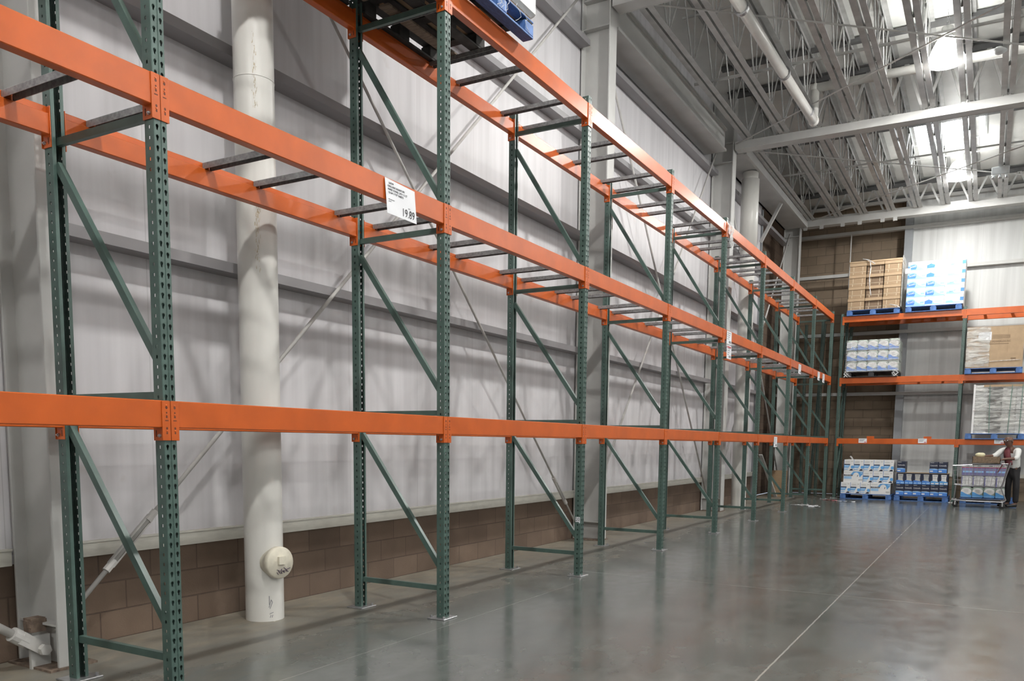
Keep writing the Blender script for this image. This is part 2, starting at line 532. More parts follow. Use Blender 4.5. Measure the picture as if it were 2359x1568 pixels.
# building columns: wide-flange sections standing against the wall
CLAB = ['grey steel building column nearest the camera with a brace clevis at its foot',
        'grey steel building column behind the third rack bay, right of the near white downpipe',
        'grey steel building column left of the far white downpipe',
        'grey steel building column in the corner in front of the block wall']
for i, y in enumerate(CY):
    x0, x1, hw = WX + .02, -1.13, .085 if i == 0 else .115
    t = thing('steel_column', CLAB[i], 'column', ((x0 + x1) / 2, y, 0), 0, 'grey building columns along the left wall')
    o = (x0 + x1) / 2
    MB().bev(x0 - o, x0 + .02 - o, -hw, hw, .012, ZD, .003).build('flange', M['steel_paint'], t)
    MB().bev(x1 - .02 - o, x1 - o, -hw, hw, .012, ZD, .003).build('flange', M['steel_paint'], t)
    MB().box(x0 + .02 - o, x1 - .02 - o, -.008, .008, .012, ZD - .02).build('web', M['steel_paint'], t)
    m = MB()
    for z in (.26, 7.05, 7.42): m.box(x0 + .02 - o, x1 - .02 - o, -hw + .01, -.008, z, z + .014)
    m.build('stiffener', M['steel_paint'], t)
    MB().box(x0 - o, x1 + .02 - o, -.15, .15, 0, .014).build('base_plate', M['rust'], t)

# wall girts on the left wall
GL = [('lowest', 2.66), ('second', 4.24), ('third', 5.62), ('topmost', 6.82)]
bays = [(-6.5, -.03), (.23, 8.04), (8.30, 14.27), (14.53, LB - .02)]
bl = ['in the bay left of the nearest column', 'behind the near white downpipe', 'between the second and third wall columns', 'right of the third wall column']
for nm, z in GL:
    for k, (a, b) in enumerate(bays):
        if k == 3 and nm == 'topmost': b = 21.05
        d = .165
        m = MB().sweep([(0, 0), (d, 0), (d, .075), (d - .012, .075), (d - .012, .012), (.012, .012), (.012, .09), (0, .09)], (WX, a, z), (WX, b, z))
        tag(m.build('wall_girt', M['girt']), f'{nm} grey wall girt {bl[k]}', 'girt', 'girts along the left wall')
for nm, z in (('lowest', 2.80), ('second', 4.46), ('third', 6.08), ('topmost', 7.2)):
    m = MB().sweep([(0, 0), (.17, 0), (.17, .085), (.158, .085), (.158, .012), (0, .012)], (WX - .35, BY, z), (12.0, BY, z))
    tag(m.build('wall_girt', M['steel_paint']), f'{nm} grey girt crossing the block and sheet end wall', 'girt', 'girts across the end wall')
tag(MB().box(PX0, PX1, BY - .16, BY + .05, 0, ZD).build('wall_post', M['post']), 'blue-grey steel post between block and white sheet on the end wall', 'post')
for k, (x, z0, z1, lb) in enumerate(((.02, 5.0, 7.2, 'thin hanging rod in front of the tan block end wall'), (-1.62, 5.2, 7.2, 'thin hanging rod in the dark corner left of the corner column'))):
    tag(MB().tube((x, BY - .2, z0 - 2.2), (x, BY - .2, z1), .016, 8).build('hanger_rod', M['rod']), lb, 'rod')

# sloping rod braces against the wall, with turnbuckles
def brace(p0, p1, lab, turn=None, r=.016):
    t = thing('wall_brace', lab, 'brace', p0, 0, 'rod braces on the left wall')
    d = Vector(p1) - Vector(p0)
    MB().tube((0, 0, 0), d, r, 10).build('rod', M['rod'], t, True)
    if turn:
        u = d.normalized()
        a, b = u * (turn - .22), u * (turn + .22)
        s = Vector((0, u.z, -u.y)) * .021
        m = MB().bar(a + s, b + s, .012, .022, (1, 0, 0)).bar(a - s, b - s, .012, .022, (1, 0, 0))
        m.tube(a - u * .05, a + u * .04, .027, 8).tube(b - u * .04, b + u * .05, .027, 8)
        m.build('turnbuckle', M['rod'], t)
bx = -1.385
brace((bx, .28, .28), (bx, 7.55, 7.2), 'pale rod brace rising from the nearest column across behind the near downpipe', .62, .016)
brace((bx, 7.95, -.02 + .12), (bx, .3, 7.3), 'pale rod brace falling to the right to the foot of the second column', .95, .014)
brace((bx, 8.35, .5), (bx, 14.2, 7.45), 'pale rod brace rising from the second column foot to the third column head', None, .017)
brace((bx, 14.2, .25), (bx, 8.35, 7.1), 'pale rod brace falling to the right to the foot of the third column', None, .017)
brace((bx, 14.6, .3), (bx, 21.0, 7.1), 'pale rod brace rising to the corner column behind the far end of the rack', None, .02)
brace((bx, 21.0, .35), (bx, 14.6, 7.15), 'pale rod brace falling to the foot of the corner column', None, .02)
# the heavier brace end at the nearest column foot
t = thing('wall_brace', 'thick pale rod brace with clevis and pin bolted at the nearest column foot', 'brace', (-1.3, -.02, .15), 0, 'rod braces on the left wall')
u = Vector((0, -.62, .45)).normalized()
MB().tube(u * .1, u * 3.2, .026, 12).build('rod', M['rod'], t, True)
s = Vector((.034, 0, 0))
m = MB().bar(u * .1 + s, -u * .07 + s, .075, .016, (1, 0, 0)).bar(u * .1 - s, -u * .07 - s, .075, .016, (1, 0, 0)).tube(u * .05, u * .15, .045, 12)
m.build('clevis', M['rod'], t)
MB().tube((-.06, .03, -.028), (.085, .03, -.028), .026, 10).tube((.06, .03, -.028), (.09, .03, -.028), .036, 6).build('pin', M['rod'], t)
MB().box(-.012, .012, -.02, .1, -.15, .05).build('gusset_plate', M['steel_paint'], t)
t = tag(MB().box(-.05, .03, -.045, .045, 0, .085).box(-.045, .025, -.05, -.03, .03, .07).box(-.045, .025, .03, .055, .02, .075).build('anchor_bracket', M['rust'], None, False, (-1.33, .02, .22)), 'rusty brown square anchor bracket on the nearest column above the clevis', 'bracket')

# ------------------------------------------------------------------ eaves and gutter
m = MB().box(-1.55, -1.12, 8.32, 13.75, 7.08, 7.12).box(-1.36, -1.12, 8.32, 13.75, 7.46, 7.50).box(-1.30, -1.16, 8.32, 13.75, 7.12, 7.46)
t = tag(m.build('eave_beam', M['steel_paint']), 'pale grey eave beam between the second and third columns', 'beam')
m = MB().box(WX + .02, -.98, 14.56, 21.05, 7.26, 7.28).box(-1.0, -.94, 14.56, 21.05, 7.24, 7.40).box(WX + .02, WX + .06, 14.56, 21.05, 7.26, 7.4)
tag(m.build('box_gutter', M['steel_paint']), 'wide grey box gutter along the eaves between the third column and the corner', 'gutter')
tag(MB().bar((-1.5, 18.3, 6.35), (-1.05, 18.3, 7.22), .07, .07).build('gutter_strut', M['steel_paint']), 'short sloping grey strut under the box gutter', 'strut')

# ------------------------------------------------------------------ roof girders and joists
def angle_pair(m, p0, p1, w, gap, h, flip=1, th=.008):
    # two angles back to back: flat legs outwards, upright legs beside the gap
    g = gap / 2
    for s in (-1, 1):
        prof = [(s * g, 0), (s * (g + w), 0), (s * (g + w), flip * th), (s * (g + th), flip * th), (s * (g + th), flip * h), (s * g, flip * h)]
        m.sweep(prof if s * flip > 0 else prof[::-1], p0, p1)
GLB = {CY[1]: 'roof girder over the second wall column at the top edge of the ceiling view', CY[2]: 'long pale roof girder crossing the ceiling at the third column', CY[3]: 'long pale end girder at the top of the end wall'}
for y in CY[1:]:
    t = thing('roof_girder', GLB[y], 'girder', (0, y, GZ - .16), 0, 'girders across the ceiling')
    h = .15 if y < 21 else .22
    MB().box(-1.1, 12, -.13, -.11, 0, h).box(-1.1, 12, .11, .13, 0, h).box(-1.1, 12, -.109, .109, .002, .014).build('bottom_chord', M['steel_paint'], t)
    if y > 21:
        for k in (-1.0, -.58, -.05, .37, .92, 1.22): MB().box(k - .05, k + .05, -.125, -.117, -.085, .01).build('clip_plate', M['steel_paint'], t)
    m = MB()
    zt = zdeck(y) - GZ + .16
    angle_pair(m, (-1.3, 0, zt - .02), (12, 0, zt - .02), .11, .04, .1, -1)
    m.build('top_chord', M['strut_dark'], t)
    m = MB()
    k = -.97
    while k < 7:
        m.bar((k, 0, .1), (k + .325, 0, zt - .08), .045, .045).bar((k + .325, 0, zt - .08), (k + .65, 0, .1), .045, .045)
        k += .65
    m.build('web', M['joist'], t)
JX = [-.84, -.14, .47, 1.13, 1.74, 2.37, 2.97, 3.58, 4.2]
JN = ['first', 'second', 'third', 'fourth', 'fifth', 'sixth', 'seventh', 'eighth', 'ninth']
def joist(y0, y1):
    L = y1 - y0
    T = lambda a: zdeck(y0 + a) - GZ
    m1, m2, m3 = MB(), MB(), MB()
    angle_pair(m1, (0, 0, 0), (0, L, 0), .085, .035, .075)
    angle_pair(m2, (0, -.1, T(0) - .015), (0, L + .1, T(L + .1) - .015), .075, .035, .07, -1)
    n = round(L / 1.24)
    p = L / n
    for i in range(n):
        a = i * p
        h = a + p / 2
        m3.tube((0, a, .03), (0, h, T(h) - .05), .014, 6, cap=False).tube((0, h, T(h) - .05), (0, a + p, .03), .014, 6, cap=False)
        if i: m3.tube((.012, a, .03), (.012, a, T(a) - .05), .012, 6, cap=False)
    return m1.mesh('bottom_chord', M['joist']), m2.mesh('top_chord', M['joist']), m3.mesh('web', M['joist'])
for bi, (y0, y1) in enumerate(((CY[1] - 1.0, CY[2] - .16), (CY[2] + .16, CY[3] - .16))):
    data = joist(y0, y1)
    for k, x in enumerate(JX):
        t = thing('roof_joist', f'{JN[k]} open-web roof joist from the left wall, ' + ('on the near side of the middle girder' if bi == 0 else 'between the middle girder and the end girder'), 'joist', (x, y0, GZ), 0, 'open-web joists under the roof')
        for d in data: link(d.name.split('.')[0], d, t)
# stubs of joists on to the end wall keep the same line: bearing seats
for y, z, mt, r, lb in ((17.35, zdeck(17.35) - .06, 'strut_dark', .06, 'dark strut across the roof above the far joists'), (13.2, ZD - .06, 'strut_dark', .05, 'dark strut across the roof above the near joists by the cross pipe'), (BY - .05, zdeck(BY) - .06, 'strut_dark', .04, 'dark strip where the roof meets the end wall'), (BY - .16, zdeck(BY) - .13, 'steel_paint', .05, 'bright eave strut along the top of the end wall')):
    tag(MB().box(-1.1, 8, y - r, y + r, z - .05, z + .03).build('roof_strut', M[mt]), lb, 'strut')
for y, z, r, lb in ((11.6, GZ + .115, .018, 'bright bridging bar above the near joist chords'), (17.3, GZ + .115, .014, 'thin bridging bar above the far joist chords'), (10.9, ZD - .14, .014, 'thin upper bridging bar over the near joists'), (19.4, zdeck(19.4) - .12, .012, 'thin upper bridging bar over the far joists')):
    tag(MB().box(-1.1, 6, y - r, y + r, z - r, z + r).build('bridging_bar', M['steel_paint']), lb, 'bar')
for p, q, lb in (((-.95, 8.3, GZ - .03), (6.2, 14.3, GZ - .03), 'thin roof rod brace running away to the right, nearer roof bay'), ((-1.1, 14.3, GZ - .05), (5.3, 9.3, GZ - .05), 'thin roof rod brace coming towards the camera to the right, nearer roof bay'),
                 ((-.9, 14.9, GZ - .03), (5.9, 20.9, GZ - .03), 'thin roof rod brace running away to the right, farther roof bay'), ((-.8, 20.9, GZ - .05), (5.7, 15.6, GZ - .05), 'thin roof rod brace coming towards the camera to the right, farther roof bay')):
    tag(MB().tube(p, q, .013, 8).build('roof_brace', M['rod']), lb, 'brace')

# ------------------------------------------------------------------ pipes
t = thing('downpipe', 'tall white plastic downpipe behind the second rack bay with a round cleanout cap', 'pipe', (-1.215, 1.76, 0))
m = MB().lathe([(.146, 0), (.146, ZD - .01)], n=40)
m.build('pipe', M['pvc'], t, True)
MB().lathe([(.145, 1.62), (.149, 1.622), (.149, 1.626), (.145, 1.628)], n=40).lathe([(.145, 4.02), (.149, 4.022), (.149, 4.026), (.145, 4.028)], n=40).build('coupling', M['pvc'], t, True)
m = MB()
rr = random.Random(3)
for z0, z1, n_ in ((2.62, 3.12, 60), (3.75, 4.35, 60), (2.9, 3.1, 30)):
    for i in range(n_):
        a = -.72 + rr.gauss(0, .06)
        z = rr.uniform(z0, z1)
        h = rr.uniform(.006, .035)
        wd = rr.uniform(.001, .005)
        vs = []
        for aa, zz in ((a - wd / .3, z), (a + wd / .3, z + .004), (a + wd / .4, z + h), (a - wd / .5, z + h * .8)):
            vs.append((.1468 * math.cos(aa), .1468 * math.sin(aa), zz))
        m.add(vs, [(0, 1, 2, 3)])
m.build('stain', M['pvc_stain'], t)
cp = Vector((.985, -.13, 0)).normalized()
m = MB().lathe([(.112, .10), (.112, .155), (.124, .16), (.124, .20), (.116, .21), (.0, .213)], (0, 0, .46), cp, 32)
m.build('cleanout_cap', M['cap'], t, True)
c0 = Vector((0, 0, .46)) + cp * .224
sd = Vector((-cp.y, cp.x, 0))
m = MB().bar(c0 - sd * .03 + Vector((0, 0, .02)), c0 + sd * .03 + Vector((0, 0, .02)), .02, .06)
m.build('cap_square', M['cap'], t)
m = MB()
for i in range(14):
    a, b = rr.uniform(-.045, .055), rr.uniform(-.06, -.025)
    q = Vector((0, 0, .46)) + cp * .2165 + sd * a + Vector((0, 0, b - .012))
    e = sd * rr.uniform(.01, .035) + Vector((0, 0, rr.uniform(-.02, .012)))
    m.bar(q, q + e, .002, .007, cp)
m.build('marker_scribble', M['purple'], t)
m = MB()
for (a0, z0, a1, z1) in ((-.55, .11, -.43, .17), (-.43, .17, -.36, .15), (-.36, .15, -.5, .10), (-.52, .06, -.32, .07), (-.5, .03, -.45, .05), (-.4, .03, -.35, .05), (-.53, .13, -.53, .2)):
    m.bar((.147 * math.cos(a0), .147 * math.sin(a0), z0), (.147 * math.cos(a1), .147 * math.sin(a1), z1), .003, .004)
m.build('pencil_mark', M['ink_grey'], t)
t = thing('downpipe', 'white plastic downpipe under the box gutter, right of the third column', 'pipe', (-1.16, 15.80, 0))
MB().lathe([(.162, 0), (.162, 7.25)], n=32).build('pipe', M['pvc'], t, True)
MB().lathe([(.16, 5.6), (.188, 5.6), (.188, 7.1), (.16, 7.1)], n=32).build('coupling', M['pvc'], t, True)
t = thing('roof_drain_pipe', 'white drain pipe under the joists turning up into a cross run', 'pipe', (0, 0, 0))
MB().tube((.33, 6.5, 7.28), (.565, 13.35, 7.22), .078, 20).build('pipe', M['pvc'], t, True)
MB().tube((.565, 13.35, 7.22), (.565, 13.35, 7.76), .075, 20).ball((.565, 13.35, 7.22), .092, 10, 20).ball((.565, 13.35, 7.78), .085, 10, 20).build('elbow', M['pvc'], t, True)
MB().tube((.565, 13.35, 7.78), (9, 13.42, 7.80), .075, 20).build('cross_pipe', M['pvc'], t, True)
for y in (8.9, 11.2, 12.9):
    x = .33 + (y - 6.5) * .0343
    m = MB()
    m.lathe([(.08, -.03), (.1, -.03), (.1, .03), (.08, .03)], (x, y, 7.25), (0, 1, 0), 20)
    m.tube((x - .095, y, 7.25), (x - .095, y, ZD), .006, 6)
    m.build('pipe_hanger', M['zinc'], t)

# ------------------------------------------------------------------ lamps and roof fittings
def lamp_mesh():
    a = MB().lathe([(.0, .36), (.085, .36), (.085, .2), (.12, .19), (.12, .16)], n=24).mesh('housing', M['lamp_house'], True)
    b = MB().lathe([(.11, .19), (.15, .16), (.20, .06), (.245, -.06), (.28, -.15), (.285, -.17), (.275, -.17), (.24, -.06), (.19, .06), (.14, .15)], n=32).mesh('dome', M['dome'], True)
    c = MB().ball((0, 0, 0), .055, 8, 12, 0, (1, 1, 1.8)).mesh('bulb', M['bulb'], True)
    d = MB()
    z = .36
    k = 0
    top = .83 - .22
    while z < top:
        if k % 2: d.bar((-.012, 0, z), (-.012, 0, z + .05), .005, .005).bar((.012, 0, z), (.012, 0, z + .05), .005, .005)
        else: d.bar((0, -.012, z), (0, -.012, z + .05), .005, .005).bar((0, .012, z), (0, .012, z + .05), .005, .005)
        z += .045
        k += 1
    d = d.mesh('chain', M['zinc'])
    return a, b, c, d
LM = lamp_mesh()
pl = bpy.data.lights.new('lamp_light', 'POINT')
pl.energy = LAMP_W
pl.shadow_soft_size = .13
pl.color = (1, .985, .955)
pf = pl.copy()
pf.energy = LAMP_W * .4
LL = {(2.7, 12.5): 'bright dome high-bay lamp glaring between the near joists', (2.7, 19.0): 'bright dome high-bay lamp hanging in front of the end girder'}
for x, y in LAMP_XY:
    lab = LL.get((x, y), f'high-bay lamp out of view, {"near" if x < 5 else "middle" if x < 12 else "added fill"} row, {ORD[int((y + 7) / 6.5)]} from the camera end')
    t = thing('high_bay_lamp', lab, 'lamp', (x, y, 7.62), 0, 'high-bay lamps under the roof')
    for d in LM: link(d.name.split('.')[0], d, t)
    o = link('lamp_light', pl if x < 5 else pf, t, (0, 0, -.13))
for x, y in ((1.78, 17.42),):
    t = thing('skylight', 'bright daylit skylight panel above the far joists', 'skylight', (x, y, zdeck(y) - .004), 0)
    t.rotation_euler = (-math.atan(.0393), 0, 0)
    MB().box(0, 1.4, 0, 1.3, -.015, -.005).build('diffuser', M['sky'], t)
    MB().box(-.04, 1.44, -.04, 0, -.03, 0).box(-.04, 1.44, 1.3, 1.34, -.03, 0).box(-.04, 0, 0, 1.3, -.03, 0).box(1.4, 1.44, 0, 1.3, -.03, 0).build('frame', M['box_white'], t)
t = thing('emergency_light', 'white emergency light box with small lamp heads on the joist right of the far lamp', 'light', (3.52, 18.4, GZ - .02))
MB().bev(-.17, .17, -.06, .06, -.16, 0, .01).build('housing', M['box_white'], t)
for x in (-.11, 0, .11):
    MB().lathe([(.0, 0), (.02, 0), (.032, .07), (.03, .09), (.0, .085)], (x, -.03, -.17), (x * 2, -.5, -.8), 12).build('lamp_head', M['box_white'], t, True)
t = thing('smoke_detector', 'small white round detector under the joist right of the near lamp', 'detector', (3.43, 12.25, GZ))
MB().lathe([(.0, -.0), (.05, 0), (.06, -.03), (.11, -.035), (.11, -.06), (.05, -.09), (0, -.09)], n=20).build('housing', M['box_white'], t, True)
# ------------------------------------------------------------------ pallet racks
UH, UW, UD, PITCH_H = 4.85, .038, .072, .0508
def upright_mesh():
    m = MB()
    rows = int(UH / PITCH_H)
    def cell(fn, u0, u1, v0, v1, hole, mi=0):
        # plate rectangle with one hole; fn maps (u, v, depth) to 3D
        cu, cv = (u0 + u1) / 2, (v0 + v1) / 2
        n = len(hole)
        outer = []
        for (a, b) in hole:
            s = 1 / max(abs(a) / ((u1 - u0) / 2), abs(b) / ((v1 - v0) / 2), 1e-9)
            outer.append((a * s, b * s))
        # put rectangle corners on the nearest outer points
        for sx, sy in ((1, 1), (1, -1), (-1, 1), (-1, -1)):
            c = (sx * (u1 - u0) / 2, sy * (v1 - v0) / 2)
            i = min(range(n), key=lambda k: (outer[k][0] - c[0]) ** 2 + (outer[k][1] - c[1]) ** 2)
            outer[i] = c
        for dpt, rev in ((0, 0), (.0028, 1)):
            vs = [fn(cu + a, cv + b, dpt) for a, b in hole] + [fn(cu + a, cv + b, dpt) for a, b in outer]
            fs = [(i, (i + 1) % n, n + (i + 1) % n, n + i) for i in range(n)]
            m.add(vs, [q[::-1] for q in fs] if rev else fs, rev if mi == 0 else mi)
    tear = [(.0075, .0095), (.0, .0145), (-.0075, .0095), (-.0085, .003), (-.0045, -.006), (-.004, -.0145), (.004, -.0145), (.0045, -.006), (.0085, .003)]
    sq = [(.0055, .008), (0, .008), (-.0055, .008), (-.0055, 0), (-.0055, -.008), (0, -.008), (.0055, -.008), (.0055, 0)]
    front = lambda u, v, d: (-d, u, v)
    for r in range(rows):
        v0, v1 = r * PITCH_H, (r + 1) * PITCH_H
        cell(front, -.034, -.0045, v0, v1, tear)
        cell(front, .0045, .034, v0, v1, [(-a, b) for a, b in tear][::-1])
        for s in (-1, 1):
            cell(lambda u, v, d, s=s: (u, s * (UW - d), v), -UD + .004, -.004, v0, v1, sq)
    zt = rows * PITCH_H
    def strip(pts, z0=0, z1=zt):
        vs = [(x, y, z0) for x, y in pts] + [(x, y, z1) for x, y in pts]
        n = len(pts)
        m.add(vs, [(i, i + 1, n + i + 1, n + i) for i in range(n - 1)], 0)
    strip([(0, -.0045), (-.003, -.003), (-.003, .003), (0, .0045)])          # groove between slot columns
    for s in (-1, 1):
        strip([(0, s * .034), (-.0015, s * .037), (-.004, s * UW)])             # rounded front corners
        strip([(-UD + .004, s * UW), (-UD + .001, s * .037), (-UD, s * .034), (-UD, s * .017), (-UD + .003, s * .017), (-UD + .003, s * .035)])
    return m.mesh('upright', [M['green'], M['green_in']])
UPM = upright_mesh()
m = MB().bev(-.125, .04, -.095, .095, 0, .01, .002)
m.tube((-.1, -.07, .01), (-.1, -.07, .03), .009, 8).tube((.02, -.07, .01), (.02, -.07, .03), .009, 8).lathe([(.016, .01), (.016, .02), (0, .02)], (.02, -.07, 0), n=6)
PLM = m.mesh('base_plate', M['zinc'])

def beam_mesh(L, h, name='beam'):
    # step beam: outer face at x=0, step on the inner top edge
    c = .004
    pr = [(-c, 0), (-.036, 0), (-.038, -.003), (-.038, -.041), (-.060, -.041), (-.063, -.044), (-.063, -h + c), (-.059, -h), (-c, -h), (0, -h + c), (0, -c)]
    m = MB()
    a, b = .044, L - .044
    n = len(pr)
    m.add([(x, a, z) for x, z in pr] + [(x, b, z) for x, z in pr], [(i, (i + 1) % n, n + (i + 1) % n, n + i) for i in range(n)] + [tuple(range(n)), tuple(range(2 * n - 1, n - 1, -1))])
    return m.mesh(name, M['orange'])

def conn_mesh(side, h):
    # angle connector: one leg over the upright front, one leg against its side; shade of holes and dents painted as dark discs, a bolt
    s = side
    m = MB()
    ya, yb = (.0015, .050) if s > 0 else (-.050, -.0015)
    zb = -h - .065
    m.bev(.0005, .0065, ya, yb, zb, -.001, .0015)
    yc, yd = (.0405, .0445) if s > 0 else (-.0445, -.0405)
    m.box(-.072, .001, yc, yd, zb, -.004)
    for k, (z, rz_, ry) in enumerate(((-.036, .0075, .007), (-.062, .005, .0045), (-.083, .006, .006), (zb + .062, .007, .006), (zb + .038, .006, .0055))):
        cy = s * .0245
        vs = [(.0068, cy + ry * math.cos(q * PI / 5), z + rz_ * math.sin(q * PI / 5)) for q in range(10)]
        m.add(vs, [tuple(range(10))], 1)
        if k in (0, 2, 4): m.ball((.0055, cy, z + .011), .008, 6, 8, 0, (.5, .9, .7))
    m.box(.006, .0072, s * .0245 - .010, s * .0245 + .010, -.104, -.099, 1)
    m.box(-.055, -.048, yc - .001, yd + .001, zb + .018, zb + .052, 1)
    yy = (yd if s > 0 else yc)
    m.tube((-.02, yy, zb + .025), (-.02, yy + s * .009, zb + .025), .0095, 6, 2).tube((-.02, yy, zb + .025), (-.02, yy + s * .015, zb + .025), .005, 6, 2)
    return m.mesh('connector', [M['orange'], M['hole'], M['zinc']])
CONN = {}
def rack(name, label, loc, rz, L, lo, hi, levels, group=None):
    root = thing(name, label, 'pallet rack', loc, rz, group)
    D = .915
    for i in range(lo, hi + 1):
        for bk in (0, 1):
            u = link('upright', UPM, root, (0 if not bk else -D, i * L, .01), (0, 0, PI if bk else 0))
            link('base_plate', PLM, u, (0, 0, -.01))
        for z in (.24, 1.62, 3.0, 4.62):
            BR['h'] = BR.get('h') or MB().sweep([(-.012, -.02), (.016, -.02), (.016, .02), (-.012, .02)], (-UD + .002, 0, 0), (-D + UD - .002, 0, 0)).mesh('horizontal_brace', M['green'])
            link('horizontal_brace', BR['h'], root, (0, i * L, z))
        for za, zb in ((1.46, .42), (2.88, 1.80), (4.46, 3.24)):
            key = round(za - zb, 3)
            BR[key] = BR.get(key) or MB().sweep([(-.013, -.021), (.019, -.021), (.019, .021), (-.013, .021)], (-D + UD - .004, 0, za - zb), (-UD + .004, 0, 0)).mesh('diagonal_brace', M['green'])
            link('diagonal_brace', BR[key], root, (0, i * L, zb))
    for z, h in levels:
        bm_ = beam_mesh(L, h)
        for i in range(lo, hi):
            for bk in (0, 1):
                if not bk: b = link('beam', bm_, root, (0, i * L, z))
                else: b = link('beam', bm_, root, (-D, (i + 1) * L, z), (0, 0, PI))
                for s, y in ((1, 0), (-1, L)):
                    if (s, h) not in CONN: CONN[(s, h)] = conn_mesh(s, h)
                    link('connector', CONN[(s, h)], b, (0, y, 0))
    return root
BR = {}
SP = 2.515
LV = [(1.593, .138), (3.182, .152), (4.766, .152)]
R1 = rack('pallet_rack', 'long empty green and orange pallet rack along the left wall', (0, 0, 0), 0, SP, -1, 8, LV)
BXO, BYO, BL = .13, 20.67, 2.827
R2 = rack('pallet_rack', 'loaded green and orange pallet rack across the end wall', (BXO, BYO, 0), -PI / 2, BL, 0, 2, [(1.593, .138), (3.182, .152), (4.766, .152)])
# bay tag on the third upright
k = link('bay_tag', MB().box(0, .052, -.0015, 0, 0, .052).box(.04, .052, -.0015, 0, -.012, 0).mesh('bay_tag', M['paper']), R1, (-.060, 2 * SP - UW - .0005, .575))
tag(k, 'small torn white tag with the number 20')
text('20', .05, (.024, -.0018, .026), (PI / 2, 0, 0), M['ink'], k)

# cross bars resting on the beam steps
def bar_mesh():
    D = .915
    p = [(-.03, -.002), (-.03, .034), (-.026, .038), (.026, .038), (.03, .034), (.03, -.002), (.027, -.002), (.027, .034), (-.027, .034), (-.027, -.002)]
    return MB().sweep(p, (-.042, 0, 0), (-D + .042, 0, 0)).mesh('cross_bar', M['galv'])
BARM = bar_mesh()
OFF = (.215, 1.015, 1.445, 2.265)
BAYN = ['just before the nearest rack frame', 'between the first and second frames', 'between the second and third frames', 'between the third and fourth frames', 'between the fourth and fifth frames', 'between the fifth and sixth frames', 'between the sixth and seventh frames', 'between the seventh and eighth frames', 'between the eighth and ninth frames']
for lv, nm, lo in ((1, 'middle', -1), (2, 'top', 1)):
    for i in range(lo, 8):
        for k, o in enumerate(OFF):
            b = link('cross_bar', BARM, None, (0, i * SP + o, LV[lv][0] - .039))
            tag(b, f'{ORD[k]} grey cross bar on the long rack\'s {nm} beams, {BAYN[i + 1]}', 'bar', 'grey cross bars on the long rack')
for lv, nm in ((1, 'middle'), (2, 'top')):
    for i in (0, 1):
        for k, o in enumerate((.45, 1.0, 1.85, 2.4) if i == 0 else (.42, 1.0, 1.75, 2.4)):
            b = link('cross_bar', BARM, None, (BXO + i * BL + o, BYO, LV[lv][0] - .039), (0, 0, -PI / 2))
            tag(b, f'{ORD[k]} grey cross bar on the end-wall rack\'s {nm} beams, {"left" if i == 0 else "right"} bay', 'bar', 'grey cross bars on the end rack')
for k, (x, lb) in enumerate(((.96, 'small orange clip standing on the low beam over the white cartons'), (2.3, 'small orange clip standing on the low beam over the navy cartons'))):
    tag(MB().box(x - .09, x + .09, BYO + .02, BYO + .035, 1.5935, 1.655).box(x - .09, x + .09, BYO + .002, BYO + .035, 1.5935, 1.60).build('beam_clip', M['orange']), lb, 'clip')
# loose uprights stored in the corner
def loose(x, y, tx, ty, lab):
    o = link('loose_upright', UPM, None, (x, y, 0), None)
    d = Vector((tx - x, ty - y, 0))
    ang = math.atan2(d.length, UH)
    ax = Vector((-d.y, d.x, 0)) if d.length > 1e-6 else Vector((1, 0, 0))
    o.rotation_mode = 'QUATERNION'
    from mathutils import Quaternion
    o.rotation_quaternion = Quaternion(ax.normalized(), ang) @ Quaternion((0, 0, 1), -PI / 2)
    o.location.z = math.sin(ang) * .04 + .002
    tag(o, lab, 'upright', 'spare green uprights stored in the corner')
loose(-.47, 21.35, -.47, 21.35, 'spare green upright standing straight behind the last two rack frames')
loose(-.70, 21.75, -.55, 22.13, 'spare green upright leaning on the end wall left of the straight one')
loose(-.28, 21.75, -.35, 22.13, 'spare green upright leaning on the end wall right of the straight one')
loose(-.95, 21.75, -1.05, 22.13, 'spare green upright leaning on the end wall nearest the corner column')
loose(-.05, 21.95, .17, 22.13, 'spare green upright leaning behind the left post of the end rack')
# ------------------------------------------------------------------ signs on the racks
R90 = (PI / 2, 0, PI / 2)
t = thing('price_sign', 'large white price card reading 19.89 on the middle front beam', 'sign', (.0065, 1.755, 3.175), 0, 'price cards')
m = MB().add([(.001, 0, 0), (.001, .335, -.012), (.012, .345, -.235), (.012, .012, -.232), (.0, 0, 0), (0, .335, -.012), (.011, .345, -.235), (.011, .012, -.232)],
             [(3, 2, 1, 0), (4, 5, 6, 7), (0, 1, 5, 4), (1, 2, 6, 5), (2, 3, 7, 6), (3, 0, 4, 7)])
m.build('card', M['paper'], t)
TL = (PI / 2, 0, PI / 2 - .0)
def st(body, size, y, z, al='LEFT', sx=1.0, ink='ink'):
    text(body, size, (.0022 + (-z / .235) * .011, y, z), R90, M[ink], t, al, sx)
st('  567599', .0185, .03, -.028, sx=.95)
st('KIRKLAND SIGNATURE', .0185, .026, -.049, sx=.98)
st('PAPER TOWEL 2-PLY 12 CT', .0185, .028, -.070, sx=.96)
st('12/160 11"X7" SHEETS', .0185, .030, -.091, sx=.96)
st('PRICE PER SHEET', .009, .03, -.136, ink='ink_grey')
st('$0.0104', .009, .032, -.149, ink='ink_grey')
st('PRICE', .009, .25, -.150, ink='ink_grey')
st('19.89', .078, .175, -.192, sx=.86)
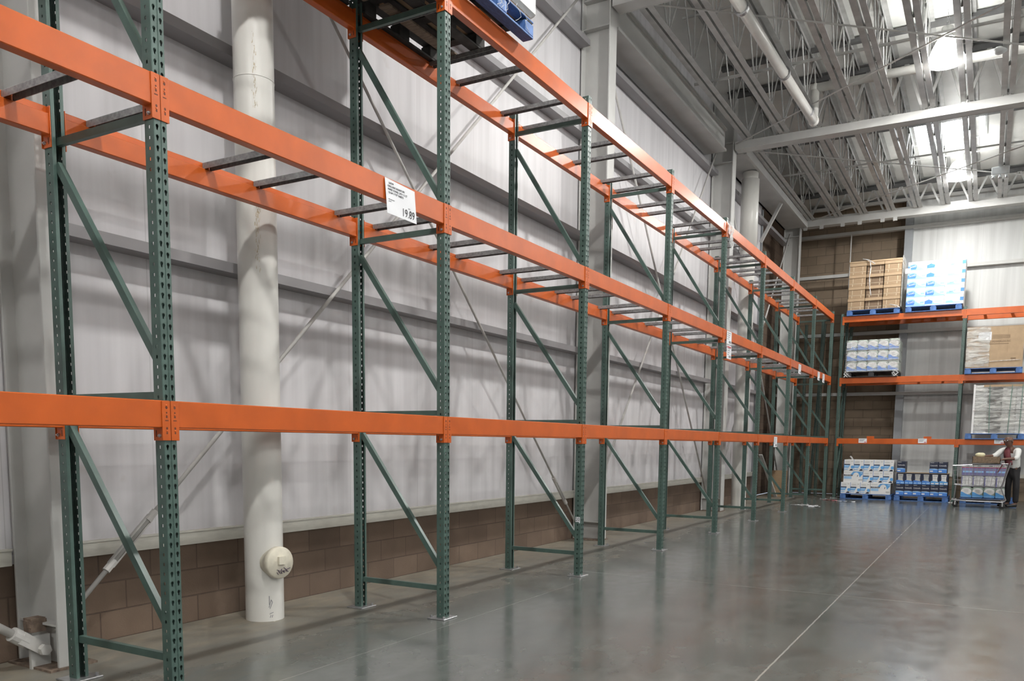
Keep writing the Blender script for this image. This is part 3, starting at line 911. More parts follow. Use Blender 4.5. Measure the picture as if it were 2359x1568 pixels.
CARDS = [(10.21, 3.17, .28, .20, 'small white price card with a barcode hanging by the fifth frame on the middle beam', 'pr', .02),
         (10.24, 2.955, .26, .21, 'white card with a red band taped below another by the fifth frame', 'red', .02),
         (15.86, 3.14, .27, .20, 'small white price card hanging on the middle beam near the seventh frame', 'pr', .01),
         (18.16, 3.16, .28, .20, 'left one of two small white cards at the far end of the middle beams', 'pr', .01),
         (18.83, 3.16, .28, .21, 'right one of two small white cards at the far end of the middle beams', 'pr', .01),
         (13.80, 1.56, .28, .20, 'white price card hanging on the lowest beam near the sixth rack bay', 'pr', .02)]
for y, z, w_, h_, lb, kd, off in CARDS:
    t = thing('price_sign', lb, 'sign', (.0072, y, z), 0, 'price cards')
    m = MB().box(0, .0015, 0, w_, -h_, 0)
    if kd == 'red': m.box(.0015, .002, .02, w_ - .02, -.04, -.015, 1)
    m.build('card', [M['paper'], M['pred']], t)
    m = MB()
    for k in range(4): m.box(.0016, .002, .03, w_ * (.8 - .1 * k), -.035 - .03 * k - (.02 if kd == 'red' else 0), -.025 - .03 * k - (.02 if kd == 'red' else 0))
    m.box(.0016, .002, w_ * .45, w_ * .9, -h_ + .02, -h_ + .055)
    m.build('print', M['ink_grey'], t)
for x, z, lb in ((.68, 1.595, 'small white shelf card on the low beam above the white and blue cartons'), (2.09, 1.60, 'small white shelf card on the low beam above the navy packs'), (3.77, 1.60, 'small white shelf card on the low beam left of the man\'s head')):
    t = thing('shelf_card', lb, 'sign', (x, BYO - .008, z), 0, 'shelf cards on the end rack')
    MB().box(0, .20, -.0015, 0, -.115, 0).build('card', M['paper'], t)
    m = MB()
    for k in range(3): m.box(.02, .15 - .02 * k, -.002, -.0016, -.03 - .022 * k, -.02 - .022 * k)
    m.build('print', M['ink_grey'], t)
    MB().box(.14, .19, -.002, -.0016, -.105, -.085).build('red_mark', M['pred'], t)
# film rag over the top beam
m = MB()
rr = random.Random(5)
for k in range(5):
    y0 = .03 + k * .05
    pts = []
    n = 7
    for i in range(n):
        z = -.40 * i / (n - 1) * (1 - .12 * abs(k - 2))
        pts.append((.012 + rr.uniform(.0, .03) + .01 * (k % 2), y0 + rr.uniform(-.015, .015) + (.10 * i / n), z, .018 + .018 * i / n))
    vs = []
    for x, y, z, ww in pts: vs += [(x, y - ww, z), (x + .006, y, z), (x, y + ww, z), (x - .004, y, z)]
    fs = []
    for i in range(n - 1):
        for j in range(4): fs.append((i * 4 + j, i * 4 + (j + 1) % 4, i * 4 + 4 + (j + 1) % 4, i * 4 + 4 + j))
    m.add(vs, fs)
tag(m.build('plastic_film', M['film_white'], None, True, (.008, 9.98, 4.77)), 'strip of clear plastic film hanging from the top beam at the fifth frame', 'film')

# ------------------------------------------------------------------ pallets
def pallet_meshes(w_, d_, tone, tone2):
    q = {}
    bh = .028
    q['bottom'] = MB().bev(-w_ / 2, w_ / 2, -.05, .05, 0, .018, .003).mesh('bottom_board', tone2)
    q['cross'] = MB().bev(-.05, .05, -d_ / 2, d_ / 2, .108, .124, .003).mesh('stringer_board', tone)
    q['block'] = MB().bev(-.07, .07, -.05, .05, .018, .108, .004).mesh('block', tone)
    q['deck'] = MB().bev(-w_ / 2, w_ / 2, -.05, .05, .124, .14, .003).mesh('deck_board', tone2)
    return q
PQ = {}
def pallet(lab, loc, rz=0, w_=1.22, d_=1.0, tone='blue', tone2='blue', inner=None, nb=3):
    key = (w_, d_, tone, tone2)
    if inner: pallet(None, None, 0, w_, d_, inner, inner) if (w_, d_, inner, inner) not in PQ else 0
    if key not in PQ: PQ[key] = pallet_meshes(w_, d_, M[tone], M[tone2])
    q = PQ[key]
    if lab is None: return
    qi = PQ[(w_, d_, inner, inner)] if inner else q
    t = thing('pallet', lab, 'pallet', loc, rz, 'goods pallets')
    for k in range(nb):
        y = -d_ / 2 + .05 + (d_ - .1) * k / (nb - 1)
        link('bottom_board', (q if k == 0 else qi)['bottom'] if k != nb - 2 or not inner else WB, t, (0, y, 0))
    for x in (-w_ / 2 + .07, 0, w_ / 2 - .07):
        link('stringer_board', qi['cross'], t, (x, 0, 0))
        for y in (-d_ / 2 + .05, 0, d_ / 2 - .05): link('block', (q if y < -.1 else qi)['block'], t, (x, y, 0))
    n = 7
    for i in range(n): link('deck_board', (q if i == 0 else qi)['deck'], t, (0, -d_ / 2 + .05 + (d_ - .1) * i / (n - 1), 0))
    return t
PZ = .0015
WB = MB().bev(-.52, .52, -.05, .05, 0, .018, .003).mesh('bottom_board', M['wood'])
YF = BYO - .06           # front of the pallets on the end rack
Y0 = YF + .5
pallet('blue pallet under the brown trays on the top shelf', (.86, Y0, 4.766 + PZ), 0, 1.26)
pallet('blue pallet under the white and blue towel cartons on the top shelf', (2.25, Y0, 4.766 + PZ), 0, 1.26)
pallet('black pallet under the wrapped paper packs on the middle shelf', (.90, Y0, 3.182 + PZ), 0, 1.24, 1.0, 'black_plastic', 'black_plastic')
pallet('blue pallet under the large brown carton on the middle shelf', (3.64, Y0, 3.182 + PZ), 0, 1.22)
pallet('blue pallet under the shiny film-wrapped stack on the low shelf', (3.76, Y0, 1.593 + PZ), 0, 1.26, 1.0)
pallet('blue pallet on the floor under the white and light blue cartons', (.92, Y0, PZ), 0, 1.25)
pallet('blue pallet on the floor under the navy packs', (2.23, Y0, PZ), 0, 1.25)
pallet('blue pallet on the floor behind the shopping cart', (3.72, Y0, PZ), 0, 1.22)
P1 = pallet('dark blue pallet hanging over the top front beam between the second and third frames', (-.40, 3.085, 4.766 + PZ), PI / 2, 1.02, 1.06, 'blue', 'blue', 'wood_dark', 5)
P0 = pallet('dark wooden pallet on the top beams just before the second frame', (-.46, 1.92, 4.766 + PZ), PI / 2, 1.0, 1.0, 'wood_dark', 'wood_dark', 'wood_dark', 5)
# loads above those two
t = thing('wrapped_load', 'white film-wrapped load on the pallet over the top front beam', 'load', (-.42, 3.095, 4.766 + .142), 0)
MB().bev(-.56, .56, -.545, .545, .03, .95, .03).build('goods', M['load_w'], t)
MB().bev(-.50, .53, -.50, .50, .0, .03, .01).build('slip_sheet', M['kraft'], t)
m = MB()
rr = random.Random(11)
for k in range(7):
    y = rr.uniform(-.35, .5)
    z = .02
    p = [(.545 + .01, y, z)]
    for i in range(5):
        p.append((.555 + rr.uniform(-.006, .012), p[-1][1] + rr.uniform(-.05, .05), p[-1][2] - .028))
    m.path(p, .0022, 5)
m.build('film_strand', M['film_white'], t)
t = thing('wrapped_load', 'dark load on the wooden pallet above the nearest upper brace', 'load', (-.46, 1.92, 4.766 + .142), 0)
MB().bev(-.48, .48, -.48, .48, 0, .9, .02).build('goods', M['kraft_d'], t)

# ------------------------------------------------------------------ cartons with printed fronts
def carton(name, w_, d_, h_, base, prints=(), c=.004, extra=()):
    """box with its printed front facing -Y; prints = (material, polygon in 0..1 front coordinates)"""
    mats = [base]
    m = MB().bev(-w_ / 2, w_ / 2, 0, d_, 0, h_, c)
    for k, (mt, poly) in enumerate(prints):
        if mt not in mats: mats.append(mt)
        y = -.0012 - .0006 * k
        vs = [((u - .5) * w_, y, v * h_) for u, v in poly]
        m.add(vs, [tuple(range(len(vs)))], mats.index(mt))
    return m.mesh(name, mats)
def ell(cx, cy, rx, ry, n=16, a0=0, a1=2 * PI):
    return [(cx + rx * math.cos(a0 + (a1 - a0) * i / n), cy + ry * math.sin(a0 + (a1 - a0) * i / n)) for i in range(n + (0 if abs(a1 - a0 - 2 * PI) < .01 else 1))]
def rc(a, b, c, d): return [(a, b), (c, b), (c, d), (a, d)]
RX90 = (PI / 2, 0, 0)
ROWN = {3: ['bottom', 'middle', 'top'], 4: ['bottom', 'second', 'third', 'top'], 5: ['bottom', 'second', 'third', 'fourth', 'top'], 2: ['bottom', 'top']}
COLN = {3: ['left', 'middle', 'right'], 5: ['first', 'second', 'third', 'fourth', 'fifth'], 6: ['first', 'second', 'third', 'fourth', 'fifth', 'sixth'], 4: ['first', 'second', 'third', 'fourth']}

# brown trays, four rows of three
def tray(dark):
    w_, h_ = .41, .295
    t = thing('cardboard_tray', '', 'box', (0, 0, 0), 0, 'brown trays on the top shelf')
    y = .04 if dark else .012
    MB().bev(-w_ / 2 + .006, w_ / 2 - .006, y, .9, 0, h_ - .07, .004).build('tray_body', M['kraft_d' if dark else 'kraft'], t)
    MB().bev(-w_ / 2, w_ / 2, 0, .9, h_ - .075, h_ - .001, .004).build('lid', M['kraft_l'], t)
    m = MB()
    for x in (-.12, .1): m.box(x, x + .012, y - .003, y, .015, .07).box(x + .01, x + .02, y - .003, y, .10, h_ - .085)
    m.box(-w_ / 2 + .01, w_ / 2 - .01, y - .004, y, .075, .082)
    m.build('glue_strip', M['glue'], t)
    return t
TR = [tray(False), tray(True), tray(False)]
for r in range(4):
    for c_ in range(3):
        loc = (.44 + c_ * .418 + .004 * r, YF + .02, 4.766 + .1425 + r * .296)
        lab = f'brown cardboard tray, {ROWN[4][r]} row, {COLN[3][c_]} of three, on the top shelf'
        if r == 0:
            TR[c_].location = loc
            TR[c_]['label'] = lab
        else: dup(TR[c_], loc, 0, lab)
tag(MB().bev(.235, 1.495, YF + .015, YF + .9, 4.766 + .1425 + 4 * .296, 4.766 + .1425 + 4 * .296 + .05, .01).build('tray_cover', M['kraft_l']), 'brown cardboard top lid over the stack of trays', 'lid')
m = MB()
for pts in ([(.66, 0, 6.16), (.74, -.02, 6.1), (.76, -.03, 5.95), (.74, -.025, 5.7), (.76, -.03, 5.45), (.80, -.02, 5.25)], [(.56, 0, 6.19), (.70, -.02, 6.15), (.86, -.03, 6.04)], [(1.25, -.02, 5.0), (1.42, -.03, 4.95), (1.50, -.02, 4.9)]):
    m.path([(x, YF + y, z) for x, y, z in pts], .011, 6)
tag(m.build('film_strand', M['film_white'], None, True), 'loose strand of clear film hanging down the front of the brown trays', 'film')
t = MB().box(1.50, 1.515, YF + .01, YF + .85, 4.93, 6.2)
tag(t.build('stretch_film', M['film_dense']), 'crinkled clear film on the right side of the brown trays', 'film')
# white carton with blue print: five rows of three
wave = [(0, .03), (1, .03), (1, .2), (.78, .24), (.62, .4), (.5, .66), (.36, .86), (.12, .8), (0, .65)]
TW, TH = .425, .218
cm = [carton('towel_carton', TW, .9, TH, M['white_box'], [(M['plight'], wave), (M['pblue'], [(0, .1), (.4, .1), (.46, .35), (.44, .62), (.30, .70), (.06, .58), (0, .45)]), (M['plight'], [(0, .05), (.8, .05), (.74, .13), (0, .16)]), (M['white_box'], rc(.5, .55, .68, .88)), (M['plight'], rc(.76, .3, .96, .5))]),
      carton('towel_carton', TW, .9, TH, M['white_box'], [(M['plight'], [(0, .1), (.9, .1), (.9, .18), (.5, .25), (.36, .5), (0, .4)]), (M['pblue'], [(0, .18), (.38, .2), (.42, .5), (.2, .68), (0, .5)]), (M['plight'], rc(.52, .38, .9, .46))]),
      carton('towel_carton', TW, .9, TH, M['white_box'], [(M['plight'], [(.08, .14), (.96, .14), (.8, .22), (.5, .25), (.4, .45), (.1, .4)]), (M['pblue'], rc(.82, .35, 1, .75))])]
for r in range(5):
    for c_ in range(3):
        me = cm[c_] if r not in (1, 2) else cm[0 if c_ < 2 else 2]
        o = link('towel_carton', me, None, (1.835 + c_ * .428 + .002 * r, YF + .03, 4.766 + .1425 + r * .219))
        tag(o, f'white and blue towel carton, {ROWN[5][r]} row, {COLN[3][c_]} of three, on the top shelf', 'box', 'towel cartons on the top shelf')
        if r in (1, 2) or c_ == 0 or r == 4: text('Scott', .075, (-.108 if c_ < 2 else -.04, -.006, .105), (PI / 2, 0, 0), M['white_box'] if (c_ == 0 or r in (1, 2)) and c_ < 2 else M['psky'], o, 'CENTER', .95).rotation_euler = (PI / 2, -.18, 0)
m = MB().box(1.60, 1.615, YF + .018, YF + .022, 5.74, 5.84)
tag(MB().box(1.57, 1.69, YF + .016, YF + .018, 5.73, 5.85).build('shipping_label', M['paper']), 'small white shipping label at the upper left of the towel cartons', 'label')
# round-topped packs, three rows of five
PWd, PHt = .247, .272
def pack_mesh(green, blue, light):
    return carton('paper_pack', PWd, .9, PHt, green, [(light, ell(.5, .60, .47, .30)), (blue, [(.02, .06), (.98, .06), (.98, .26), (.75, .28), (.45, .38), (.2, .52), (.02, .55)]), (M['pgrey'], rc(.3, .68, .7, .72)), (M['pgrey'], rc(.28, .60, .72, .63)), (M['pgrey'], rc(.35, .5, .7, .53)), (M['plight'], rc(.05, .10, .7, .15))], .03)
pm = pack_mesh(M['pgreen'], M['pblue'], M['white_box'])
for r in range(3):
    for c_ in range(5):
        o = link('paper_pack', pm, None, (.405 + c_ * .249 - .004 * r * 0, YF + .05, 3.182 + .1425 + r * .274))
        tag(o, f'paper roll pack with white oval print, {ROWN[3][r]} row, {COLN[5][c_]} of five, on the middle shelf', 'pack', 'paper packs on the middle shelf')
t = thing('stretch_film', 'clear film wrapped round the paper packs on the middle shelf', 'film', (.9, YF + .5, 3.182 + .16))
MB().add([(-.645, -.47, -.02), (.645, -.47, -.02), (.635, -.47, .80), (-.635, -.47, .80)], [(0, 1, 2, 3)]).add([(.645, -.47, -.02), (.66, .44, -.02), (.64, .44, .80), (.635, -.47, .80)], [(0, 1, 2, 3)]).build('wrap', M['film'], t)
m = MB().bar((.63, -.474, 0), (.63, -.474, .8), .012, .012).bar((.39, -.474, .80), (.635, -.474, .80), .01, .01).bar((-.63, -.474, .0), (.63, -.474, .0), .014, .014).bar((.39, -.474, .275), (.63, -.474, .275), .012, .012)
m.build('film_fold', M['film_dense'], t)
m = MB()
rr = random.Random(9)
for s, x in ((-1, -.58), (1, .58)):
    for k in range(5):
        m.path([(x + rr.uniform(-.08, .08), -.485, 0), (x + rr.uniform(-.1, .1), -.50, -.07), (x + rr.uniform(-.1, .12), -.505, -.15)], rr.uniform(.004, .011), 5)
m.build('film_tail', M['film_white'], t)
MB().box(-.62, -.50, -.479, -.476, .60, .74).build('shipping_label', M['paper'], t)
m = MB()
for k in range(4): m.box(-.605, -.515, -.481, -.479, .62 + k * .028, .63 + k * .028)
m.build('label_print', M['ink_grey'], t)
# the large brown carton
t = thing('large_carton', 'large brown carton with a white paper label on the middle shelf, right bay', 'box', (3.64, YF + .03, 3.182 + .1425), 0)
CT = .99
m = carton('carton_body', 1.20, .92, CT, M['kraft_l'], [(M['kraft'], rc(0, .985, 1, 1)), (M['kraft'], rc(.72, .36, .725, .97)), (M['kraft_d'], rc(.79, .2, .88, .225))])
link('carton_body', m, t)
MB().box(-.36, -.08, -.006, -.003, .66, .86).build('paper_label', M['paper'], t)
m = MB()
for k in range(4): m.box(-.33, -.14 - .03 * (k % 2), -.0075, -.006, .69 + k * .035, .70 + k * .035)
m.build('label_print', M['pgrey'], t)
m = MB()
for z in (.70, .725, .75, .775): m.box(-.06, .30, -.003, -.0015, z, z + .006)
m.box(.30, .306, -.003, -.0015, .70, .781)
m.build('ruled_box', M['kraft_d'], t)
text('L. POWERLEX.INC', .062, (.11, -.003, .625), RX90, M['kraft_d'], t, 'CENTER', .9)
MB().box(-.13, .29, -.003, -.0015, .565, .575).build('underline', M['kraft_d'], t)
m = MB()
nx, nz_ = 10, 14
vs = []
rr = random.Random(2)
for i in range(nx + 1):
    for j in range(nz_ + 1): vs.append((-.605 + .50 * i / nx + rr.uniform(-.01, .01), -.012 - rr.uniform(0, .012), .03 + .95 * j / nz_))
m.add(vs, [(i * (nz_ + 1) + j, (i + 1) * (nz_ + 1) + j, (i + 1) * (nz_ + 1) + j + 1, i * (nz_ + 1) + j + 1) for i in range(nx) for j in range(nz_)])
m.build('film_wrap', M['film_dense'], t, True)
MB().path([(-.6, -.01, .13), (.2, -.012, .165), (.55, -.012, .175)], .006, 6).build('film_fold', M['film_white'], t)
# film-wrapped stack on the low shelf
t = thing('wrapped_stack', 'silvery film-wrapped stack with dark green straps on the low shelf, right bay', 'load', (3.87, YF + .06, 1.593 + .142), 0)
m = MB()
nx, nz_ = 26, 34
W2, H2 = .60, 1.17
vs = []
rr = random.Random(21)
for i in range(nx + 1):
    for j in range(nz_ + 1): vs.append((-W2 + 2 * W2 * i / nx, -.008 - .018 * rr.random() - .012 * (j % 3 == 0), H2 * j / nz_))
m.add(vs, [(i * (nz_ + 1) + j, (i + 1) * (nz_ + 1) + j, (i + 1) * (nz_ + 1) + j + 1, i * (nz_ + 1) + j + 1) for i in range(nx) for j in range(nz_)])
m.build('film_wrap', M['film_dense'], t, True)
m = MB()
for r in range(4):
    for c_ in range(4): m.bev(-W2 + c_ * W2 / 2 + .004, -W2 + (c_ + 1) * W2 / 2 - .004, 0, .86, r * H2 / 4 + .003, (r + 1) * H2 / 4 - .003, .01, (r * 3 + c_) % 3)
m.build('carton_layers', [M['grey_box'], M['wood_dark'], M['pgrey']], t)
MB().box(-W2 - .012, -W2 + .03, -.035, -.03, 0, H2 + .02).build('corner_board', M['white_box'], t)
MB().box(-W2 + .2, W2, -.034, -.028, H2 - .04, H2 + .01).build('top_board', M['kraft_l'], t)
for x0, x1 in ((-.27, -.23), (.2, .16), (.42, .40)): MB().bar((x0, -.038, H2), (x1, -.036, 0), .014, .004, (0, 1, 0)).build('strap', M['strap'], t)
MB().bar((-W2, -.034, .56), (W2, -.034, .60), .03, .01).build('film_fold', M['film_white'], t)
# white and light-blue cartons on the floor pallet
def tam(w_, wide=False):
    if not wide:
        return carton('hygiene_carton', w_, .9, .297, M['white_box'], [(M['psky'], rc(.02, .28, .62, .52)), (M['plight'], rc(.03, .36, .5, .5)), (M['pnavy'], rc(.02, .53, .62, .61)), (M['white_box'], [(.42, .2), (.62, .52), (.98, .66), (.98, .2)]), (M['psky'], ell(.86, .34, .16, .14)), (M['pnavy'], [(.55, .04), (.92, .04), (.92, .16), (.72, .18)]), (M['plight'], rc(.05, .12, .42, .2)), (M['pgrey'], rc(.1, .82, .58, .85)), (M['pgrey'], rc(.72, .82, .9, .87)), (M['pgrey'], rc(.1, .74, .6, .76)), (M['pblue'], rc(0, 0, .025, 1))])
    return carton('hygiene_carton', w_, .9, .297, M['white_box'], [(M['psky'], [(.35, .66), (.5, .95), (.98, .95), (.98, .72), (.84, .45), (.8, .66)]), (M['pnavy'], rc(.02, .56, .47, .68)), (M['plight'], rc(.03, .30, .42, .52)), (M['white_box'], [(.46, .04), (.78, .04), (.80, .6)] + ell(.65, .64, .15, .24, 10, 0, PI) + [(.5, .5)]), (M['pnavy'], [(.70, .48), (.735, .52), (.755, .66), (.725, .66)]), (M['plight'], ell(.91, .84, .05, .07)), (M['pgrey'], rc(.78, .18, .98, .28)), (M['pgrey'], rc(.05, .86, .35, .89))])
tn, tw = tam(.238), tam(.478, True)
def put_t(me, x, r, lab, dy=0):
    o = link('hygiene_carton', me, None, (x, YF + .02 + dy, .1425 + r * .2985))
    tag(o, lab, 'box', 'white and blue cartons on the floor pallet')
    if me is tw: text('L. EVERYDAY', .04, (-.13, -.009, .185), RX90, M['white_box'], o, 'CENTER', .9)
G_ = 'on the floor pallet left of the navy packs'
for c_ in range(3): put_t(tn, .42 + c_ * .242, 0, f'small white and blue carton, bottom row, {COLN[3][c_]} of three, on the floor pallet')
put_t(tw, 1.27, 0, 'wide white and blue carton at the right of the bottom row on the floor pallet')
put_t(tw, .592, 1, 'wide white and blue carton at the left of the middle row on the floor pallet', .03)
for c_ in range(3): put_t(tn, .955 + c_ * .242, 1, f'small white and blue carton, middle row, {COLN[3][c_]} of three, on the floor pallet', .03)
for c_ in range(5): put_t(tn, .475 + c_ * .242, 2, f'small white and blue carton, top row, {COLN[5][c_]} of five, on the floor pallet', .03)
t = MB().path([(.53, YF + .3, 1.038), (.50, YF + .28, 1.09), (.465, YF + .27, 1.125)], .02, 7)
tag(t.build('film_scrap', M['film_white'], None, True), 'little twist of clear film sticking up from the white and blue cartons', 'film')
# navy packs
nv_a = carton('tissue_pack', .196, .55, .285, M['pnavy'], [(M['pblue'], [(.01, .04), (.99, .04), (.99, .36), (.6, .42), (.01, .40)]), (M['plight'], [(.01, .34), (.99, .32), (.99, .37), (.55, .42), (.01, .40)]), (M['white_box'], rc(.06, .13, .42, .24)), (M['pgrey'], rc(.08, .92, .5, .96))])
nv_b = carton('tissue_pack', .196, .55, .285, M['pnavy'], [(M['pgrey'], [(.2, .3), (.24, .55), (.18, .92), (.82, .92), (.76, .55), (.82, .3)]), (M['pblue'], [(.02, .03), (.98, .03), (.98, .28), (.6, .34), (.3, .38), (.02, .36)]), (M['plight'], rc(.08, .08, .42, .18)), (M['plight'], rc(.55, .08, .95, .2)), (M['ink_grey'], rc(.3, .78, .72, .83)), (M['ink_grey'], rc(.3, .66, .62, .68)), (M['ink_grey'], rc(.3, .56, .7, .58))])
nv_w = carton('tissue_pack', .196, .55, .285, M['pnavy'], [(M['white_box'], [(.2, .3), (.24, .55), (.18, .92), (.82, .92), (.76, .55), (.82, .3)]), (M['psky'], [(.02, .03), (.98, .03), (.98, .28), (.6, .34), (.3, .38), (.02, .36)]), (M['white_box'], rc(.08, .08, .42, .18)), (M['white_box'], rc(.55, .08, .95, .2)), (M['ink_grey'], rc(.3, .78, .72, .83)), (M['ink_grey'], rc(.3, .66, .62, .68)), (M['ink_grey'], rc(.3, .56, .7, .58))])
def put_n(me, x, z, lab):
    o = link('tissue_pack', me, None, (x, YF + .03, z))
    tag(o, lab, 'pack', 'navy tissue packs on the floor pallet')
    if me is nv_a: text('Cottonelle', .052, (0, -.005, .195), RX90, M['white_box'], o, 'CENTER', .72)
for c_ in range(6):
    put_n(nv_a, 1.735 + c_ * .199, .1435, f'navy and blue tissue pack with white script, bottom row, {COLN[6][c_]} of six')
    put_n(nv_w if c_ > 3 else nv_b, 1.735 + c_ * .199, .1435 + .287, f'navy tissue pack with {"white" if c_ > 3 else "grey"} curved panel, second row, {COLN[6][c_]} of six')
tag(MB().bev(1.615, 2.845, YF + .02, YF + .6, .7195, .7275, .003).build('cardboard_sheet', M['kraft_l']), 'flat cardboard sheet lying on the second row of navy packs', 'cardboard')
for x, lb in ((1.74, 'single navy tissue pack standing at the left on the cardboard sheet'), (2.49, 'left one of two navy tissue packs at the right on the cardboard sheet'), (2.69, 'right one of two navy tissue packs at the right on the cardboard sheet')):
    put_n(nv_a, x, .728, lb)
# packs on the pallet behind the cart
pk = pack_mesh(M['pgreen'], M['psky'], M['white_box'])
pk2 = carton('paper_pack', PWd, .9, PHt, M['grey_box'], [(M['white_box'], ell(.5, .5, .46, .36)), (M['pgrey'], rc(.2, .3, .24, .8)), (M['pgrey'], rc(.4, .3, .44, .8)), (M['pgrey'], rc(.6, .3, .64, .8)), (M['plav'], rc(0, 0, .1, .9))], .02)
pk3 = carton('paper_pack', PWd, .9, PHt, M['plav'], [(M['pgrey'], rc(0, .8, 1, 1)), (M['pred'], rc(0, .72, 1, .78)), (M['plight'], rc(.1, .3, .9, .45)), (M['ink'], rc(.35, .88, .65, .93))], .01)
for r, (me, nm) in enumerate(((pk, 'white, green and blue pack in the bottom row'), (pk2, 'grey and white striped pack in the middle row'), (pk3, 'lavender pack in the top row'))):
    for c_ in range(4):
        o = link('paper_pack', me, None, (3.24 + c_ * .25, YF + .05, .1425 + r * .274))
        tag(o, f'{nm}, {COLN[4][c_]} of four, behind the cart', 'pack', 'paper packs behind the cart')
# brown board and plank in the far left corner, litter on the floor
tag(MB().bev(-1.50, -1.0, 20.16, 20.2, .003, .72, .004).build('cardboard_sheet', M['kraft']), 'brown cardboard panel standing by the left wall behind the last rack bays', 'panel')
tag(MB().bar((-1.42, 18.85, 1.15), (-1.25, 20.0, .02), .09, .03).build('leaning_plank', M['rod']), 'pale plank leaning in the left corner beside the cardboard panel', 'plank')
def scrap(loc, l, w_, mt, lab, seed, name='film_scrap'):
    rr = random.Random(seed)
    m = MB()
    n = 9
    vs = []
    for i in range(n + 1):
        for j in range(3): vs.append((l * (i / n - .5), w_ * (j / 2 - .5) + rr.uniform(-.02, .02), .002 + rr.uniform(0, .022)))
    m.add(vs, [(i * 3 + j, (i + 1) * 3 + j, (i + 1) * 3 + j + 1, i * 3 + j + 1) for i in range(n) for j in range(2)])
    tag(m.build(name, M[mt], None, True, loc), lab, 'scrap')
scrap((.02, 17.2, .001), .62, .25, 'film_white', 'crumpled clear film scrap on the floor near the eighth rack post', 3)
scrap((.25, 17.0, .001), .3, .12, 'paper', 'flat white paper scrap on the floor by the film scrap', 4, 'paper_scrap')
scrap((.60, 19.3, .001), .5, .08, 'paper', 'pale torn strip on the floor before the white and blue cartons', 6, 'paper_scrap')
scrap((.22, 19.5, .001), .35, .06, 'pred', 'reddish torn strip on the floor between the two racks', 8, 'paper_scrap')
# ------------------------------------------------------------------ shopping carts
def cart_parts(label, loc, rz):
    t = thing('shopping_cart', label, 'cart', loc, rz, 'shopping carts')
    # local frame: front at -x, handle at +x; length 1.15, width .6
    zb, zt = .50, .98
    fr = [(-.56, -.22, zb + .02), (.40, -.27, zb - .04), (.40, .27, zb - .04), (-.56, .22, zb + .02)]
    tp = [(-.62, -.25, zt - .02), (.50, -.31, zt + .05), (.50, .31, zt + .05), (-.62, .25, zt - .02)]
    m = MB()
    for L in (fr, tp):
        for a, b in zip(L, L[1:] + L[:1]): m.tube(a, b, .008, 6)
    def lerp(a, b, k): return tuple(a[i] + (b[i] - a[i]) * k for i in range(3))
    for s0, s1, n in ((0, 1, 13), (3, 2, 13), (0, 3, 7), (1, 2, 7)):
        for i in range(n + 1): m.tube(lerp(fr[s0], fr[s1], i / n), lerp(tp[s0], tp[s1], i / n), .0035, 4, cap=False)
        for k in (.25, .5, .75): m.tube(lerp(fr[s0], tp[s0], k), lerp(fr[s1], tp[s1], k), .0035, 4, cap=False)
    for i in range(10): m.tube(lerp(fr[0], fr[1], i / 9), lerp(fr[3], fr[2], i / 9), .0035, 4, cap=False)
    m.build('basket', M['chrome'], t)
    m = MB()
    for s in (-1, 1):
        m.path([(-.60, s * .20, .17), (-.3, s * .24, .15), (.45, s * .28, .15), (.50, s * .28, .20), (.40, s * .28, .46), (.55, s * .30, 1.06)], .014, 8)
        m.tube((-.55, s * .20, .17), (-.53, s * .21, zb), .010, 6)
    for x, w_ in ((-.55, .2), (-.2, .245), (.15, .26), (.42, .28)): m.tube((x, -w_, .155), (x, w_, .155), .008, 6)
    m.build('frame', M['chrome'], t)
    MB().box(-.5, .4, -.22, .22, .165, .175).build('lower_tray', M['black_plastic'], t)
    MB().tube((.56, -.30, 1.07), (.56, .30, 1.07), .017, 12).build('handle', M['red_plastic'], t, True)
    MB().add([(.40, -.27, 1.04), (.40, .27, 1.04), (.30, .25, .82), (.30, -.25, .82), (.415, -.27, 1.04), (.415, .27, 1.04), (.315, .25, .82), (.315, -.25, .82)],
             [(0, 1, 2, 3), (7, 6, 5, 4), (0, 4, 5, 1), (1, 5, 6, 2), (2, 6, 7, 3), (3, 7, 4, 0)]).build('child_seat', M['red_plastic'], t)
    MB().box(-.635, -.615, -.24, .24, .70, .94).build('front_plate', M['pgrey'], t)
    wm = MB().lathe([(.0, -.014), (.05, -.014), (.06, -.008), (.06, .008), (.05, .014), (0, .014)], (0, 0, .06), (0, 1, 0), 16).mesh('wheel', M['rubber'], True)
    fk = MB().box(-.012, .012, -.022, -.018, .05, .15).box(-.012, .012, .018, .022, .05, .15).box(-.015, .015, -.022, .022, .14, .15).mesh('fork', M['zinc'])
    for x, y in ((-.52, -.20), (-.52, .20), (.44, -.27), (.44, .27)):
        wo = link('wheel', wm, t, (x, y, .001))
        link('fork', fk, wo)
    return t
CX, CYY = 3.57, 19.36
cart = cart_parts('shopping cart the man leans on, pointing left', (CX, CYY, 0), 0)
c2 = dup(cart, (4.93, 17.62, 0), PI - .12, 'second shopping cart cut off at the right edge of the photo')
tag(MB().ball((0, 0, .055), .075, 8, 12, 0, (1.25, .8, .72)).ball((.05, .01, .06), .06, 8, 12, 0, (1.1, .9, .8)).build('yellow_bag', M['yellow'], None, True, (CX - .08, CYY - .12, 1.165)), 'pale yellow bag on top of the goods in the man\'s cart', 'bag')
t = MB()
t.bev(-.20, .36, -.36, .33, .0, .012, .003).box(-.20, .36, -.36, -.35, .0, .15).box(-.20, .36, .32, .33, 0, .15).box(-.20, -.19, -.36, .33, 0, .15).box(.35, .36, -.36, .33, 0, .13)
t.bev(-.18, .05, -.33, .31, .012, .13, .01).bev(.06, .34, -.33, .31, .012, .11, .01)
